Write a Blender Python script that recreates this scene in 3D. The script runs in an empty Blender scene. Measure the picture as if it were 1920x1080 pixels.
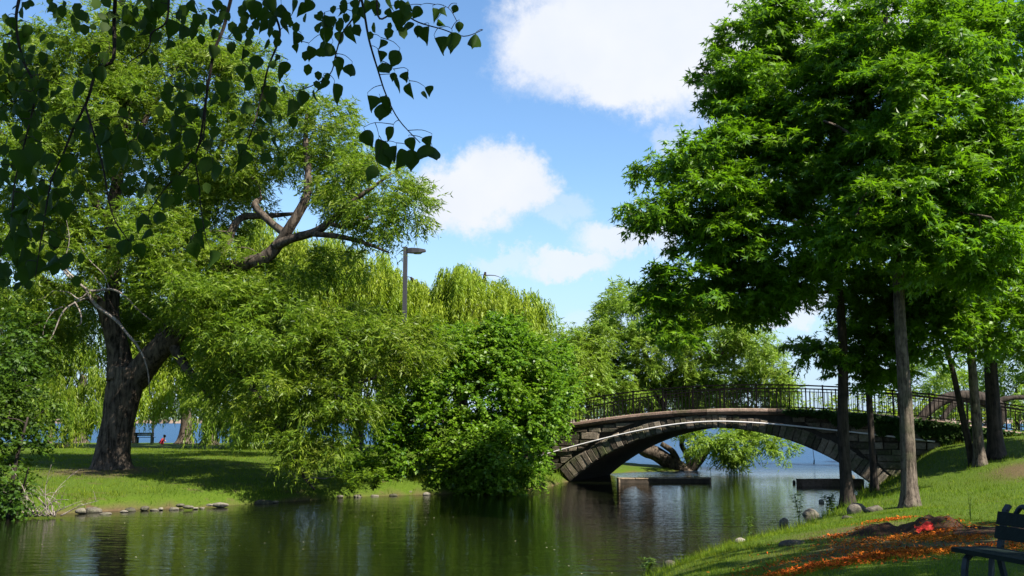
import bpy, bmesh, math, random
import numpy as np
from mathutils import Vector, Matrix

random.seed(7)
RNG = np.random.default_rng(11)
scn = bpy.context.scene
COL = scn.collection
PI = math.pi

# ------------------------------------------------------------------ camera
CAM_H = 2.96                       # eye height over the water (water is z = 0)
FPX = 1867.0                       # focal length in photo pixels (35 mm equivalent)
PITCH = math.atan(245.0 / FPX)     # the horizon lies at y = 785 of 1080
cam_d = bpy.data.cameras.new('camera')
cam_d.lens = 35.0 * FPX / (1920 * 35.0 / 36.0)
cam_d.sensor_width = 36.0
cam_d.clip_start = 0.1
cam_d.clip_end = 6000
cam = bpy.data.objects.new('camera', cam_d)
COL.objects.link(cam)
cam.location = (0, 0, CAM_H)
cam.rotation_euler = (PI / 2 + PITCH, 0, 0)
scn.camera = cam

# ------------------------------------------------------------------ light
SUN_EL = math.radians(50)
SUN_AZ = math.radians(52)          # degrees to the right of straight behind the camera
SUN = Vector((math.cos(SUN_EL) * math.sin(SUN_AZ), -math.cos(SUN_EL) * math.cos(SUN_AZ), math.sin(SUN_EL)))
sun_d = bpy.data.lights.new('sun', 'SUN')
sun_d.energy = 5.0
sun_d.angle = math.radians(0.53)
sun_d.color = (1.0, 0.94, 0.84)
sun = bpy.data.objects.new('sun', sun_d)
COL.objects.link(sun)
sun.rotation_euler = SUN.to_track_quat('Z', 'Y').to_euler()

vs = scn.view_settings
vs.view_transform = 'Standard'
vs.look = 'None'
vs.gamma = 1.0
vs.use_curve_mapping = False
vs.exposure = 1.57
scn.render.engine = 'CYCLES'
cy = scn.cycles
cy.max_bounces = 7
cy.diffuse_bounces = 3
cy.glossy_bounces = 3
cy.transmission_bounces = 5
cy.transparent_max_bounces = 6
cy.caustics_reflective = False
cy.caustics_refractive = False
cy.use_denoising = True
cy.sample_clamp_indirect = 6.0


def ray(px, py):
    xc = (px - 960.0) / FPX
    yc = (540.0 - py) / FPX
    return Vector((xc, math.cos(PITCH) - yc * math.sin(PITCH), math.sin(PITCH) + yc * math.cos(PITCH)))


def at(px, py, Y):
    """world point seen at photo pixel (px, py), Y metres ahead of the camera"""
    d = ray(px, py)
    k = Y / d.y
    return Vector((d.x * k, Y, CAM_H + d.z * k))


def on_z(px, py, z):
    d = ray(px, py)
    k = (z - CAM_H) / d.z
    return Vector((d.x * k, d.y * k, z))


# ------------------------------------------------------------------ node helpers
def new_mat(name):
    m = bpy.data.materials.new(name)
    m.use_nodes = True
    nt = m.node_tree
    nt.nodes.clear()
    return m, nt


def N(nt, kind, **kw):
    n = nt.nodes.new(kind)
    for k, v in kw.items():
        if k == 'inp':
            for a, b in v.items():
                n.inputs[a].default_value = b
        else:
            setattr(n, k, v)
    return n


def L(nt, a, b):
    nt.links.new(a, b)


def ramp(nt, fac, stops):
    r = N(nt, 'ShaderNodeValToRGB')
    e = r.color_ramp.elements
    while len(e) > 1:
        e.remove(e[-1])
    e[0].position, e[0].color = stops[0][0], (*stops[0][1], 1)
    for p, c in stops[1:]:
        q = e.new(p)
        q.color = (*c, 1)
    L(nt, fac, r.inputs['Fac'])
    return r.outputs['Color']


# ------------------------------------------------------------------ world: Nishita sky + clouds
world = bpy.data.worlds.new('World')
scn.world = world
world.use_nodes = True
wt = world.node_tree
wt.nodes.clear()
sky = N(wt, 'ShaderNodeTexSky', sky_type='NISHITA')
sky.sun_disc = False
sky.sun_elevation = SUN_EL
sky.sun_rotation = math.atan2(SUN.x, SUN.y)
sky.air_density = 1.0
sky.dust_density = 0.6
sky.ozone_density = 2.4
tc = N(wt, 'ShaderNodeTexCoord')
nz1 = N(wt, 'ShaderNodeTexNoise', inp={'Scale': 8.0, 'Detail': 9.0, 'Roughness': 0.68})
L(wt, tc.outputs['Generated'], nz1.inputs['Vector'])
sub = N(wt, 'ShaderNodeVectorMath', operation='SUBTRACT')
L(wt, nz1.outputs['Color'], sub.inputs[0])
sub.inputs[1].default_value = (.5, .5, .5)
scl = N(wt, 'ShaderNodeVectorMath', operation='SCALE')
L(wt, sub.outputs[0], scl.inputs[0])
scl.inputs['Scale'].default_value = 0.13
dis = N(wt, 'ShaderNodeVectorMath', operation='ADD')
L(wt, tc.outputs['Generated'], dis.inputs[0])
L(wt, scl.outputs[0], dis.inputs[1])
# each cloud is a few soft lobes in view direction: (px, py, rx, ry, density)
CLOUDS = [
    (1190, 20, 235, 165, 1.0), (1050, 60, 125, 95, 1.0), (1330, 90, 200, 120, 1.0), (1180, 130, 190, 72, 1.0), (1500, 40, 260, 150, 1.0),
    (905, 352, 118, 72, 1.0), (838, 352, 85, 66, 1.0), (968, 348, 72, 62, 1.0),
    (1165, 450, 105, 36, .85), (1062, 492, 92, 30, .85), (1235, 455, 62, 30, .7), (940, 480, 70, 24, .45),
    (1480, 566, 75, 26, .75), (1262, 244, 60, 26, .4), (1130, 640, 200, 40, .25), (40, 470, 120, 40, .5), (1050, 395, 40, 40, .35),
    (-500, 300, 300, 120, 1.0), (2500, 200, 380, 170, 1.0), (2300, 520, 260, 60, .8), (-300, -500, 420, 200, 1.0), (700, -700, 300, 160, .9),
]
acc = None
for (px, py, rx, ry, dn) in CLOUDS:
    d = ray(px, py)
    k = d.length
    d.normalize()
    s = N(wt, 'ShaderNodeVectorMath', operation='SUBTRACT')
    L(wt, dis.outputs[0], s.inputs[0])
    s.inputs[1].default_value = d
    m = N(wt, 'ShaderNodeVectorMath', operation='DIVIDE')
    L(wt, s.outputs[0], m.inputs[0])
    m.inputs[1].default_value = (rx / FPX / k, rx / FPX / k, ry / FPX / k)
    ln = N(wt, 'ShaderNodeVectorMath', operation='LENGTH')
    L(wt, m.outputs[0], ln.inputs[0])
    mr = N(wt, 'ShaderNodeMapRange', interpolation_type='SMOOTHSTEP',
           inp={'From Min': 1.24, 'From Max': .62, 'To Min': 0.0, 'To Max': dn})
    L(wt, ln.outputs['Value'], mr.inputs['Value'])
    if acc is None:
        acc = mr.outputs[0]
    else:
        mx = N(wt, 'ShaderNodeMath', operation='MAXIMUM')
        L(wt, acc, mx.inputs[0])
        L(wt, mr.outputs[0], mx.inputs[1])
        acc = mx.outputs[0]
# scattered fair-weather clouds over the rest of the sky (behind and beside the camera)
nz2 = N(wt, 'ShaderNodeTexNoise', inp={'Scale': 2.6, 'Detail': 6.0, 'Roughness': .55})
L(wt, tc.outputs['Generated'], nz2.inputs['Vector'])
rest = N(wt, 'ShaderNodeMapRange', interpolation_type='SMOOTHSTEP', inp={'From Min': .60, 'From Max': .72, 'To Min': 0, 'To Max': .5})
L(wt, nz2.outputs['Fac'], rest.inputs['Value'])
sx = N(wt, 'ShaderNodeSeparateXYZ')
L(wt, tc.outputs['Generated'], sx.inputs[0])
beh = N(wt, 'ShaderNodeMapRange', inp={'From Min': .72, 'From Max': .55, 'To Min': 0, 'To Max': 1})
L(wt, sx.outputs['Y'], beh.inputs['Value'])
mul = N(wt, 'ShaderNodeMath', operation='MULTIPLY')
L(wt, rest.outputs[0], mul.inputs[0])
L(wt, beh.outputs[0], mul.inputs[1])
mx = N(wt, 'ShaderNodeMath', operation='MAXIMUM')
L(wt, acc, mx.inputs[0])
L(wt, mul.outputs[0], mx.inputs[1])
hs = N(wt, 'ShaderNodeHueSaturation', inp={'Saturation': 1.14, 'Value': 1.0, 'Hue': .5})
L(wt, sky.outputs[0], hs.inputs['Color'])
mix = N(wt, 'ShaderNodeMix', data_type='RGBA')
L(wt, mx.outputs[0], mix.inputs[0])
hz_ = N(wt, 'ShaderNodeMapRange', interpolation_type='SMOOTHSTEP', inp={'From Min': .26, 'From Max': .0, 'To Min': 0, 'To Max': .8})
L(wt, sx.outputs['Z'], hz_.inputs['Value'])
mixh = N(wt, 'ShaderNodeMix', data_type='RGBA')
L(wt, hz_.outputs[0], mixh.inputs[0])
L(wt, hs.outputs[0], mixh.inputs[6])
mixh.inputs[7].default_value = (2.35, 3.4, 4.7, 1)
L(wt, mixh.outputs[2], mix.inputs[6])
cc = N(wt, 'ShaderNodeTexNoise', inp={'Scale': 14.0, 'Detail': 4.0})
L(wt, tc.outputs['Generated'], cc.inputs['Vector'])
ccol = ramp(wt, cc.outputs['Fac'], [(.3, (3.75, 4.0, 4.55)), (.7, (4.1, 4.25, 4.6))])
L(wt, ccol, mix.inputs[7])
bg = N(wt, 'ShaderNodeBackground', inp={'Strength': 0.076})
L(wt, mix.outputs[2], bg.inputs['Color'])
wo = N(wt, 'ShaderNodeOutputWorld')
L(wt, bg.outputs[0], wo.inputs['Surface'])


# ------------------------------------------------------------------ materials
def simple_mat(name, col, rough=.7, var=.25, scale=4.0, bump=0.0, bscale=30.0, spec=.3, metal=0.0, col2=None):
    m, nt = new_mat(name)
    tcx = N(nt, 'ShaderNodeTexCoord')
    nz = N(nt, 'ShaderNodeTexNoise', inp={'Scale': scale, 'Detail': 6.0, 'Roughness': .6})
    L(nt, tcx.outputs['Object'], nz.inputs['Vector'])
    c2 = col2 or tuple(c * (1 - var) for c in col)
    c1 = col if col2 else tuple(min(1, c * (1 + var)) for c in col)
    cr = ramp(nt, nz.outputs['Fac'], [(.3, c2), (.68, c1)])
    p = N(nt, 'ShaderNodeBsdfPrincipled', inp={'Roughness': rough, 'Specular IOR Level': spec, 'Metallic': metal})
    L(nt, cr, p.inputs['Base Color'])
    if bump:
        nb = N(nt, 'ShaderNodeTexNoise', inp={'Scale': bscale, 'Detail': 5.0, 'Roughness': .65})
        L(nt, tcx.outputs['Object'], nb.inputs['Vector'])
        b = N(nt, 'ShaderNodeBump', inp={'Strength': bump, 'Distance': .03})
        L(nt, nb.outputs['Fac'], b.inputs['Height'])
        L(nt, b.outputs[0], p.inputs['Normal'])
    o = N(nt, 'ShaderNodeOutputMaterial')
    L(nt, p.outputs[0], o.inputs['Surface'])
    return m


def leaf_mat(name, c_lo, c_hi, trans=(.12, .22, .02), tfac=.35, rough=.42, spec=.35, patch=0.0):
    m, nt = new_mat(name)
    g = N(nt, 'ShaderNodeNewGeometry')
    cr = ramp(nt, g.outputs['Random Per Island'], [(0, c_lo), (.75, c_hi), (1, tuple(min(1, c * 1.25) for c in c_hi))])
    tcx = N(nt, 'ShaderNodeTexCoord')
    nz = N(nt, 'ShaderNodeTexNoise', inp={'Scale': .45, 'Detail': 2.0})
    L(nt, tcx.outputs['Object'], nz.inputs['Vector'])
    hv = N(nt, 'ShaderNodeHueSaturation')
    mr = N(nt, 'ShaderNodeMapRange', inp={'From Min': .3, 'From Max': .7, 'To Min': .485, 'To Max': .515})
    L(nt, nz.outputs['Fac'], mr.inputs['Value'])
    L(nt, mr.outputs[0], hv.inputs['Hue'])
    if patch:
        # drier and lusher patches of turf
        n2 = N(nt, 'ShaderNodeTexNoise', inp={'Scale': 1.1, 'Detail': 4.0, 'Roughness': .6})
        L(nt, tcx.outputs['Object'], n2.inputs['Vector'])
        m2 = N(nt, 'ShaderNodeMapRange', inp={'From Min': .32, 'From Max': .68, 'To Min': .62, 'To Max': 1.25})
        L(nt, n2.outputs['Fac'], m2.inputs['Value'])
        L(nt, m2.outputs[0], hv.inputs['Value'])
        mr.inputs['To Min'].default_value, mr.inputs['To Max'].default_value = .465, .515
    L(nt, cr, hv.inputs['Color'])
    p = N(nt, 'ShaderNodeBsdfPrincipled', inp={'Roughness': rough, 'Specular IOR Level': spec})
    L(nt, hv.outputs[0], p.inputs['Base Color'])
    t = N(nt, 'ShaderNodeBsdfTranslucent', inp={'Color': (*trans, 1)})
    ms = N(nt, 'ShaderNodeMixShader', inp={'Fac': tfac})
    L(nt, p.outputs[0], ms.inputs[1])
    L(nt, t.outputs[0], ms.inputs[2])
    o = N(nt, 'ShaderNodeOutputMaterial')
    L(nt, ms.outputs[0], o.inputs['Surface'])
    return m


def bark_mat(name, dark, light, scale=7.0, moss=None):
    m, nt = new_mat(name)
    tcx = N(nt, 'ShaderNodeTexCoord')
    mp = N(nt, 'ShaderNodeMapping', inp={'Scale': (1, 1, .13)})
    L(nt, tcx.outputs['Object'], mp.inputs['Vector'])
    nz = N(nt, 'ShaderNodeTexNoise', inp={'Scale': scale, 'Detail': 7.0, 'Roughness': .7, 'Distortion': .6})
    L(nt, mp.outputs[0], nz.inputs['Vector'])
    n9 = N(nt, 'ShaderNodeTexNoise', inp={'Scale': scale * .45, 'Detail': 4.0, 'Roughness': .6})
    L(nt, tcx.outputs['Object'], n9.inputs['Vector'])
    ml = N(nt, 'ShaderNodeMath', operation='MULTIPLY_ADD', inp={1: .45, 2: -.22})
    L(nt, n9.outputs['Fac'], ml.inputs[0])
    ad = N(nt, 'ShaderNodeMath', operation='ADD')
    L(nt, ml.outputs[0], ad.inputs[0])
    L(nt, nz.outputs['Fac'], ad.inputs[1])
    ml = ad
    cr = ramp(nt, ml.outputs[0], [(.38, dark), (.62, light)])
    if moss:
        n2 = N(nt, 'ShaderNodeTexNoise', inp={'Scale': 1.6, 'Detail': 5.0})
        L(nt, tcx.outputs['Object'], n2.inputs['Vector'])
        mf = N(nt, 'ShaderNodeMapRange', inp={'From Min': .5, 'From Max': .68, 'To Max': .7})
        L(nt, n2.outputs['Fac'], mf.inputs['Value'])
        mc = N(nt, 'ShaderNodeMix', data_type='RGBA')
        L(nt, mf.outputs[0], mc.inputs[0])
        L(nt, cr, mc.inputs[6])
        mc.inputs[7].default_value = (*moss, 1)
        cr = mc.outputs[2]
    p = N(nt, 'ShaderNodeBsdfPrincipled', inp={'Roughness': .9, 'Specular IOR Level': .15})
    L(nt, cr, p.inputs['Base Color'])
    b = N(nt, 'ShaderNodeBump', inp={'Strength': .9, 'Distance': .05})
    L(nt, ml.outputs[0], b.inputs['Height'])
    L(nt, b.outputs[0], p.inputs['Normal'])
    o = N(nt, 'ShaderNodeOutputMaterial')
    L(nt, p.outputs[0], o.inputs['Surface'])
    return m


def ground_mat(name, grass_lo, grass_hi, soil, soil_lo=.58, soil_hi=.70):
    m, nt = new_mat(name)
    tcx = N(nt, 'ShaderNodeTexCoord')
    n1 = N(nt, 'ShaderNodeTexNoise', inp={'Scale': 1.3, 'Detail': 8.0, 'Roughness': .65})
    L(nt, tcx.outputs['Object'], n1.inputs['Vector'])
    n2 = N(nt, 'ShaderNodeTexNoise', inp={'Scale': 22.0, 'Detail': 4.0, 'Roughness': .7})
    L(nt, tcx.outputs['Object'], n2.inputs['Vector'])
    c1 = ramp(nt, n2.outputs['Fac'], [(.3, grass_lo), (.7, grass_hi)])
    sf = N(nt, 'ShaderNodeMapRange', inp={'From Min': soil_lo, 'From Max': soil_hi})
    L(nt, n1.outputs['Fac'], sf.inputs['Value'])
    at_ = N(nt, 'ShaderNodeAttribute', attribute_name='soil')
    mxx = N(nt, 'ShaderNodeMath', operation='MAXIMUM')
    L(nt, sf.outputs[0], mxx.inputs[0])
    L(nt, at_.outputs['Fac'], mxx.inputs[1])
    n3 = N(nt, 'ShaderNodeTexNoise', inp={'Scale': 9.0, 'Detail': 6.0, 'Roughness': .7})
    L(nt, tcx.outputs['Object'], n3.inputs['Vector'])
    c2 = ramp(nt, n3.outputs['Fac'], [(.3, tuple(c * .5 for c in soil)), (.7, soil)])
    mc = N(nt, 'ShaderNodeMix', data_type='RGBA')
    L(nt, mxx.outputs[0], mc.inputs[0])
    L(nt, c1, mc.inputs[6])
    L(nt, c2, mc.inputs[7])
    p = N(nt, 'ShaderNodeBsdfPrincipled', inp={'Roughness': .95, 'Specular IOR Level': .1})
    L(nt, mc.outputs[2], p.inputs['Base Color'])
    b = N(nt, 'ShaderNodeBump', inp={'Strength': .6, 'Distance': .05})
    L(nt, n2.outputs['Fac'], b.inputs['Height'])
    L(nt, b.outputs[0], p.inputs['Normal'])
    o = N(nt, 'ShaderNodeOutputMaterial')
    L(nt, p.outputs[0], o.inputs['Surface'])
    return m


def stone_mat(name, stops, scale=2.0, bump=.8, moss=.0, rnd=True):
    """stone whose tint differs from piece to piece"""
    m, nt = new_mat(name)
    tcx = N(nt, 'ShaderNodeTexCoord')
    n1 = N(nt, 'ShaderNodeTexNoise', inp={'Scale': scale * 3, 'Detail': 8.0, 'Roughness': .7})
    L(nt, tcx.outputs['Object'], n1.inputs['Vector'])
    f = n1.outputs['Fac']
    if rnd:
        oi = N(nt, 'ShaderNodeObjectInfo')
        a = N(nt, 'ShaderNodeMath', operation='MULTIPLY_ADD', inp={1: .5, 2: -.25})
        L(nt, oi.outputs['Random'], a.inputs[0])
        ad = N(nt, 'ShaderNodeMath', operation='ADD')
        L(nt, f, ad.inputs[0])
        L(nt, a.outputs[0], ad.inputs[1])
        f = ad.outputs[0]
    cr = ramp(nt, f, stops)
    if moss:
        n2 = N(nt, 'ShaderNodeTexNoise', inp={'Scale': 1.1, 'Detail': 6.0, 'Roughness': .7})
        L(nt, tcx.outputs['Object'], n2.inputs['Vector'])
        mf = N(nt, 'ShaderNodeMapRange', inp={'From Min': .48, 'From Max': .66, 'To Max': moss})
        L(nt, n2.outputs['Fac'], mf.inputs['Value'])
        mc = N(nt, 'ShaderNodeMix', data_type='RGBA')
        L(nt, mf.outputs[0], mc.inputs[0])
        L(nt, cr, mc.inputs[6])
        mc.inputs[7].default_value = (.045, .06, .018, 1)
        cr = mc.outputs[2]
    p = N(nt, 'ShaderNodeBsdfPrincipled', inp={'Roughness': .88, 'Specular IOR Level': .2})
    L(nt, cr, p.inputs['Base Color'])
    nb = N(nt, 'ShaderNodeTexNoise', inp={'Scale': scale * 7, 'Detail': 6.0, 'Roughness': .7})
    L(nt, tcx.outputs['Object'], nb.inputs['Vector'])
    b = N(nt, 'ShaderNodeBump', inp={'Strength': bump, 'Distance': .04})
    L(nt, nb.outputs['Fac'], b.inputs['Height'])
    L(nt, b.outputs[0], p.inputs['Normal'])
    o = N(nt, 'ShaderNodeOutputMaterial')
    L(nt, p.outputs[0], o.inputs['Surface'])
    return m


M = {}
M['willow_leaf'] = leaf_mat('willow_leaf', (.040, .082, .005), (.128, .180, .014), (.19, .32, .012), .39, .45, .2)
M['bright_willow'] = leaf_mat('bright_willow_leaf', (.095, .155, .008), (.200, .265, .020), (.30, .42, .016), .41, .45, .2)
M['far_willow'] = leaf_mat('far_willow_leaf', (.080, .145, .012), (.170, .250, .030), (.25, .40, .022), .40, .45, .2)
M['bush_leaf'] = leaf_mat('bush_leaf', (.032, .082, .005), (.105, .182, .011), (.16, .33, .012), .37, .42, .22)
M['shade_leaf'] = leaf_mat('shade_tinted_shrub_leaf', (.016, .040, .005), (.046, .088, .008), (.08, .16, .008), .3, .45, .2)  # bush leaf darkened: the shore shrub's shade is put into its colour
M['oak_leaf'] = leaf_mat('oak_leaf', (.022, .066, .003), (.088, .175, .006), (.16, .34, .007), .38, .42, .22)
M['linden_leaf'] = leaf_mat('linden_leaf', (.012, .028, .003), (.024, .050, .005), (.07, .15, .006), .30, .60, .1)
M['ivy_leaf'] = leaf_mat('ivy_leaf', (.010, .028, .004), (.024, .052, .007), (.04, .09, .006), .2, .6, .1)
M['grass'] = leaf_mat('grass_blade', (.044, .100, .004), (.120, .180, .010), (.15, .25, .008), .34, .6, .10, 1.0)
M['grass_far'] = leaf_mat('grass_blade_shore', (.042, .095, .004), (.115, .170, .010), (.15, .25, .008), .34, .6, .10, 1.0)
M['fresh_weed'] = leaf_mat('fresh_weed_leaf', (.050, .110, .006), (.115, .185, .012), (.17, .29, .01), .35)
M['weed'] = leaf_mat('weed_leaf', (.030, .070, .006), (.070, .120, .010), (.10, .19, .01), .3)
M['willow_bark'] = bark_mat('willow_bark', (.013, .010, .007), (.100, .078, .058), 7.0)
M['oak_bark'] = bark_mat('oak_bark', (.026, .020, .015), (.135, .108, .082), 14.0, (.07, .075, .038))
M['dark_bark'] = bark_mat('dark_bark', (.011, .009, .007), (.046, .036, .028), 8.0)
M['dead_wood'] = bark_mat('dead_wood', (.09, .07, .055), (.27, .235, .205), 12.0)
M['linden_bark'] = bark_mat('linden_bark', (.012, .010, .008), (.05, .04, .03), 30.0)
M['lawn'] = ground_mat('lawn_soil', (.026, .052, .004), (.066, .100, .008), (.10, .068, .036), .60, .74)
M['island'] = ground_mat('island_soil', (.026, .052, .004), (.066, .100, .008), (.10, .066, .038), .56, .72)
M['stone'] = stone_mat('bridge_stone', [(.22, (.030, .024, .017)), (.50, (.105, .084, .062)), (.80, (.225, .185, .14))], 3.2, 1.0, .75)
M['coping'] = stone_mat('coping_stone', [(.25, (.08, .055, .040)), (.55, (.19, .13, .10)), (.8, (.29, .21, .165))], 2.6, .8, .5)
M['mortar'] = simple_mat('mortar', (.034, .028, .022), .95, .4, 5, .6, 20)
M['rock'] = stone_mat('shore_rock', [(.25, (.035, .030, .023)), (.5, (.095, .082, .064)), (.75, (.20, .175, .145))], 3.0, 1.0, .5)
M['iron'] = simple_mat('painted_iron', (.0045, .004, .0036), .8, .3, 8, .1, 60, .1)
M['pipe'] = simple_mat('pale_pipe', (.55, .53, .52), .5, .15, 3, 0, 1, .4)
M['dark_timber'] = simple_mat('side_shade_timber', (.035, .026, .018), .85, .5, 6, .5, 25)  # darker beam colour stands in for shade on the boom's side
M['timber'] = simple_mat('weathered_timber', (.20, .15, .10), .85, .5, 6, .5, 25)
M['bench_wood'] = simple_mat('dark_green_bench_paint', (.006, .012, .010), .7, .3, 9, .2, 40, .12)
M['bench_iron'] = simple_mat('blue_green_bench_iron', (.008, .018, .026), .55, .2, 8, .1, 30, .25)
M['lamp'] = simple_mat('lamp_grey_metal', (.030, .030, .036), .45, .15, 3, 0, 1, .5)
M['lens'] = simple_mat('lamp_lens', (.35, .36, .22), .25, .1, 3, 0, 1, .5)
M['soil'] = simple_mat('dark_soil', (.040, .022, .013), .95, .5, 6, .9, 14, .1)
M['orange'] = leaf_mat('orange_chips', (.12, .026, .006), (.44, .105, .010), (.3, .08, .01), .1, .9, .05)
M['red'] = simple_mat('red_cloth', (.55, .028, .018), .7, .2, 5, .3, 20)
M['petal'] = simple_mat('pale_petals', (.30, .28, .17), .8, .2, 5)
M['skin'] = simple_mat('skin', (.45, .27, .19), .6, .05)
M['child_red'] = simple_mat('red_outfit', (.60, .03, .06), .8, .15)
M['hair'] = simple_mat('dark_hair', (.02, .015, .012), .6, .2)
M['path'] = simple_mat('dirt_path', (.20, .15, .10), .95, .3, 3, .5, 20)
M['far_bank'] = simple_mat('far_bank', (.34, .25, .19), .9, .3, .08)
M['far_trees'] = leaf_mat('far_tree_leaf', (.035, .062, .024), (.066, .094, .036), (.08, .12, .03), .2, .7, .1)


def water_mat():
    m, nt = new_mat('lake_water')
    tcx = N(nt, 'ShaderNodeTexCoord')
    hs = []
    for (sc, st, det) in (((.9, 2.8, 1), 1.0, 3.0), ((2.4, 9.0, 1), .40, 3.0), ((.12, .35, 1), 1.2, 2.0)):
        mp = N(nt, 'ShaderNodeMapping', inp={'Scale': sc, 'Rotation': (0, 0, .12)})
        L(nt, tcx.outputs['Object'], mp.inputs['Vector'])
        nz = N(nt, 'ShaderNodeTexNoise', inp={'Scale': 1.0, 'Detail': det, 'Roughness': .55})
        L(nt, mp.outputs[0], nz.inputs['Vector'])
        ml = N(nt, 'ShaderNodeMath', operation='MULTIPLY', inp={1: st})
        L(nt, nz.outputs['Fac'], ml.inputs[0])
        hs.append(ml.outputs[0])
    a = hs[0]
    for h in hs[1:]:
        ad = N(nt, 'ShaderNodeMath', operation='ADD')
        L(nt, a, ad.inputs[0])
        L(nt, h, ad.inputs[1])
        a = ad.outputs[0]
    # the open lake is rougher than the sheltered pond
    sx = N(nt, 'ShaderNodeSeparateXYZ')
    L(nt, tcx.outputs['Object'], sx.inputs[0])
    mr = N(nt, 'ShaderNodeMapRange', inp={'From Min': 46, 'From Max': 62, 'To Min': .013, 'To Max': .13})
    L(nt, sx.outputs['Y'], mr.inputs['Value'])
    b = N(nt, 'ShaderNodeBump', inp={'Strength': 1.0})
    L(nt, mr.outputs[0], b.inputs['Distance'])
    L(nt, a, b.inputs['Height'])
    p = N(nt, 'ShaderNodeBsdfPrincipled', inp={'IOR': 1.333, 'Base Color': (.008, .010, .004, 1), 'Specular IOR Level': .5})
    # wind waves on the open lake are smaller than a pixel: they act as roughness there
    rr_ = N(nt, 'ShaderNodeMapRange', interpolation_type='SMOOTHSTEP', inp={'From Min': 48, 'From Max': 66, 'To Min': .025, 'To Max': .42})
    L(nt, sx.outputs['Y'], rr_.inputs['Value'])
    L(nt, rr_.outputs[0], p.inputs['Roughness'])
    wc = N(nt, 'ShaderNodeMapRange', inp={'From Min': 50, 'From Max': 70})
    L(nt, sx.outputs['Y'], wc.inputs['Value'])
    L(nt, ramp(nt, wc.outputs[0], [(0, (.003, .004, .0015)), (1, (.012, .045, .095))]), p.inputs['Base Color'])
    L(nt, b.outputs[0], p.inputs['Normal'])
    o = N(nt, 'ShaderNodeOutputMaterial')
    L(nt, p.outputs[0], o.inputs['Surface'])
    return m


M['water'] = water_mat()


# ------------------------------------------------------------------ object helpers
def tag(o, label=None, cat=None, group=None, kind=None):
    if label:
        o['label'] = label
    if cat:
        o['category'] = cat
    if group:
        o['group'] = group
    if kind:
        o['kind'] = kind
    return o


def empty(name, loc, rz=0.0):
    o = bpy.data.objects.new(name, None)
    o.empty_display_size = .2
    COL.objects.link(o)
    o.location = loc
    o.rotation_euler = (0, 0, rz)
    return o


def np_mesh(name, V, faces, mat, smooth=False):
    """faces: list of (k-gon index array [n,k])"""
    me = bpy.data.meshes.new(name)
    V = np.ascontiguousarray(V, dtype=np.float32)
    if not isinstance(faces, list):
        faces = [faces]
    nl = sum(f.size for f in faces)
    nf = sum(len(f) for f in faces)
    me.vertices.add(len(V))
    me.vertices.foreach_set('co', V.ravel())
    me.loops.add(nl)
    me.polygons.add(nf)
    idx = np.concatenate([f.ravel() for f in faces]).astype(np.int32)
    tot = np.concatenate([np.full(len(f), f.shape[1]) for f in faces]).astype(np.int32)
    st = np.concatenate([[0], np.cumsum(tot)[:-1]]).astype(np.int32)
    me.loops.foreach_set('vertex_index', idx)
    me.polygons.foreach_set('loop_start', st)
    me.polygons.foreach_set('loop_total', tot)
    if smooth:
        me.polygons.foreach_set('use_smooth', np.ones(nf, dtype=bool))
    me.materials.append(mat)
    me.update(calc_edges=True)
    return me


def link(name, me, parent=None):
    o = bpy.data.objects.new(name, me)
    COL.objects.link(o)
    if parent is not None:
        o.parent = parent
    return o


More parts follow.
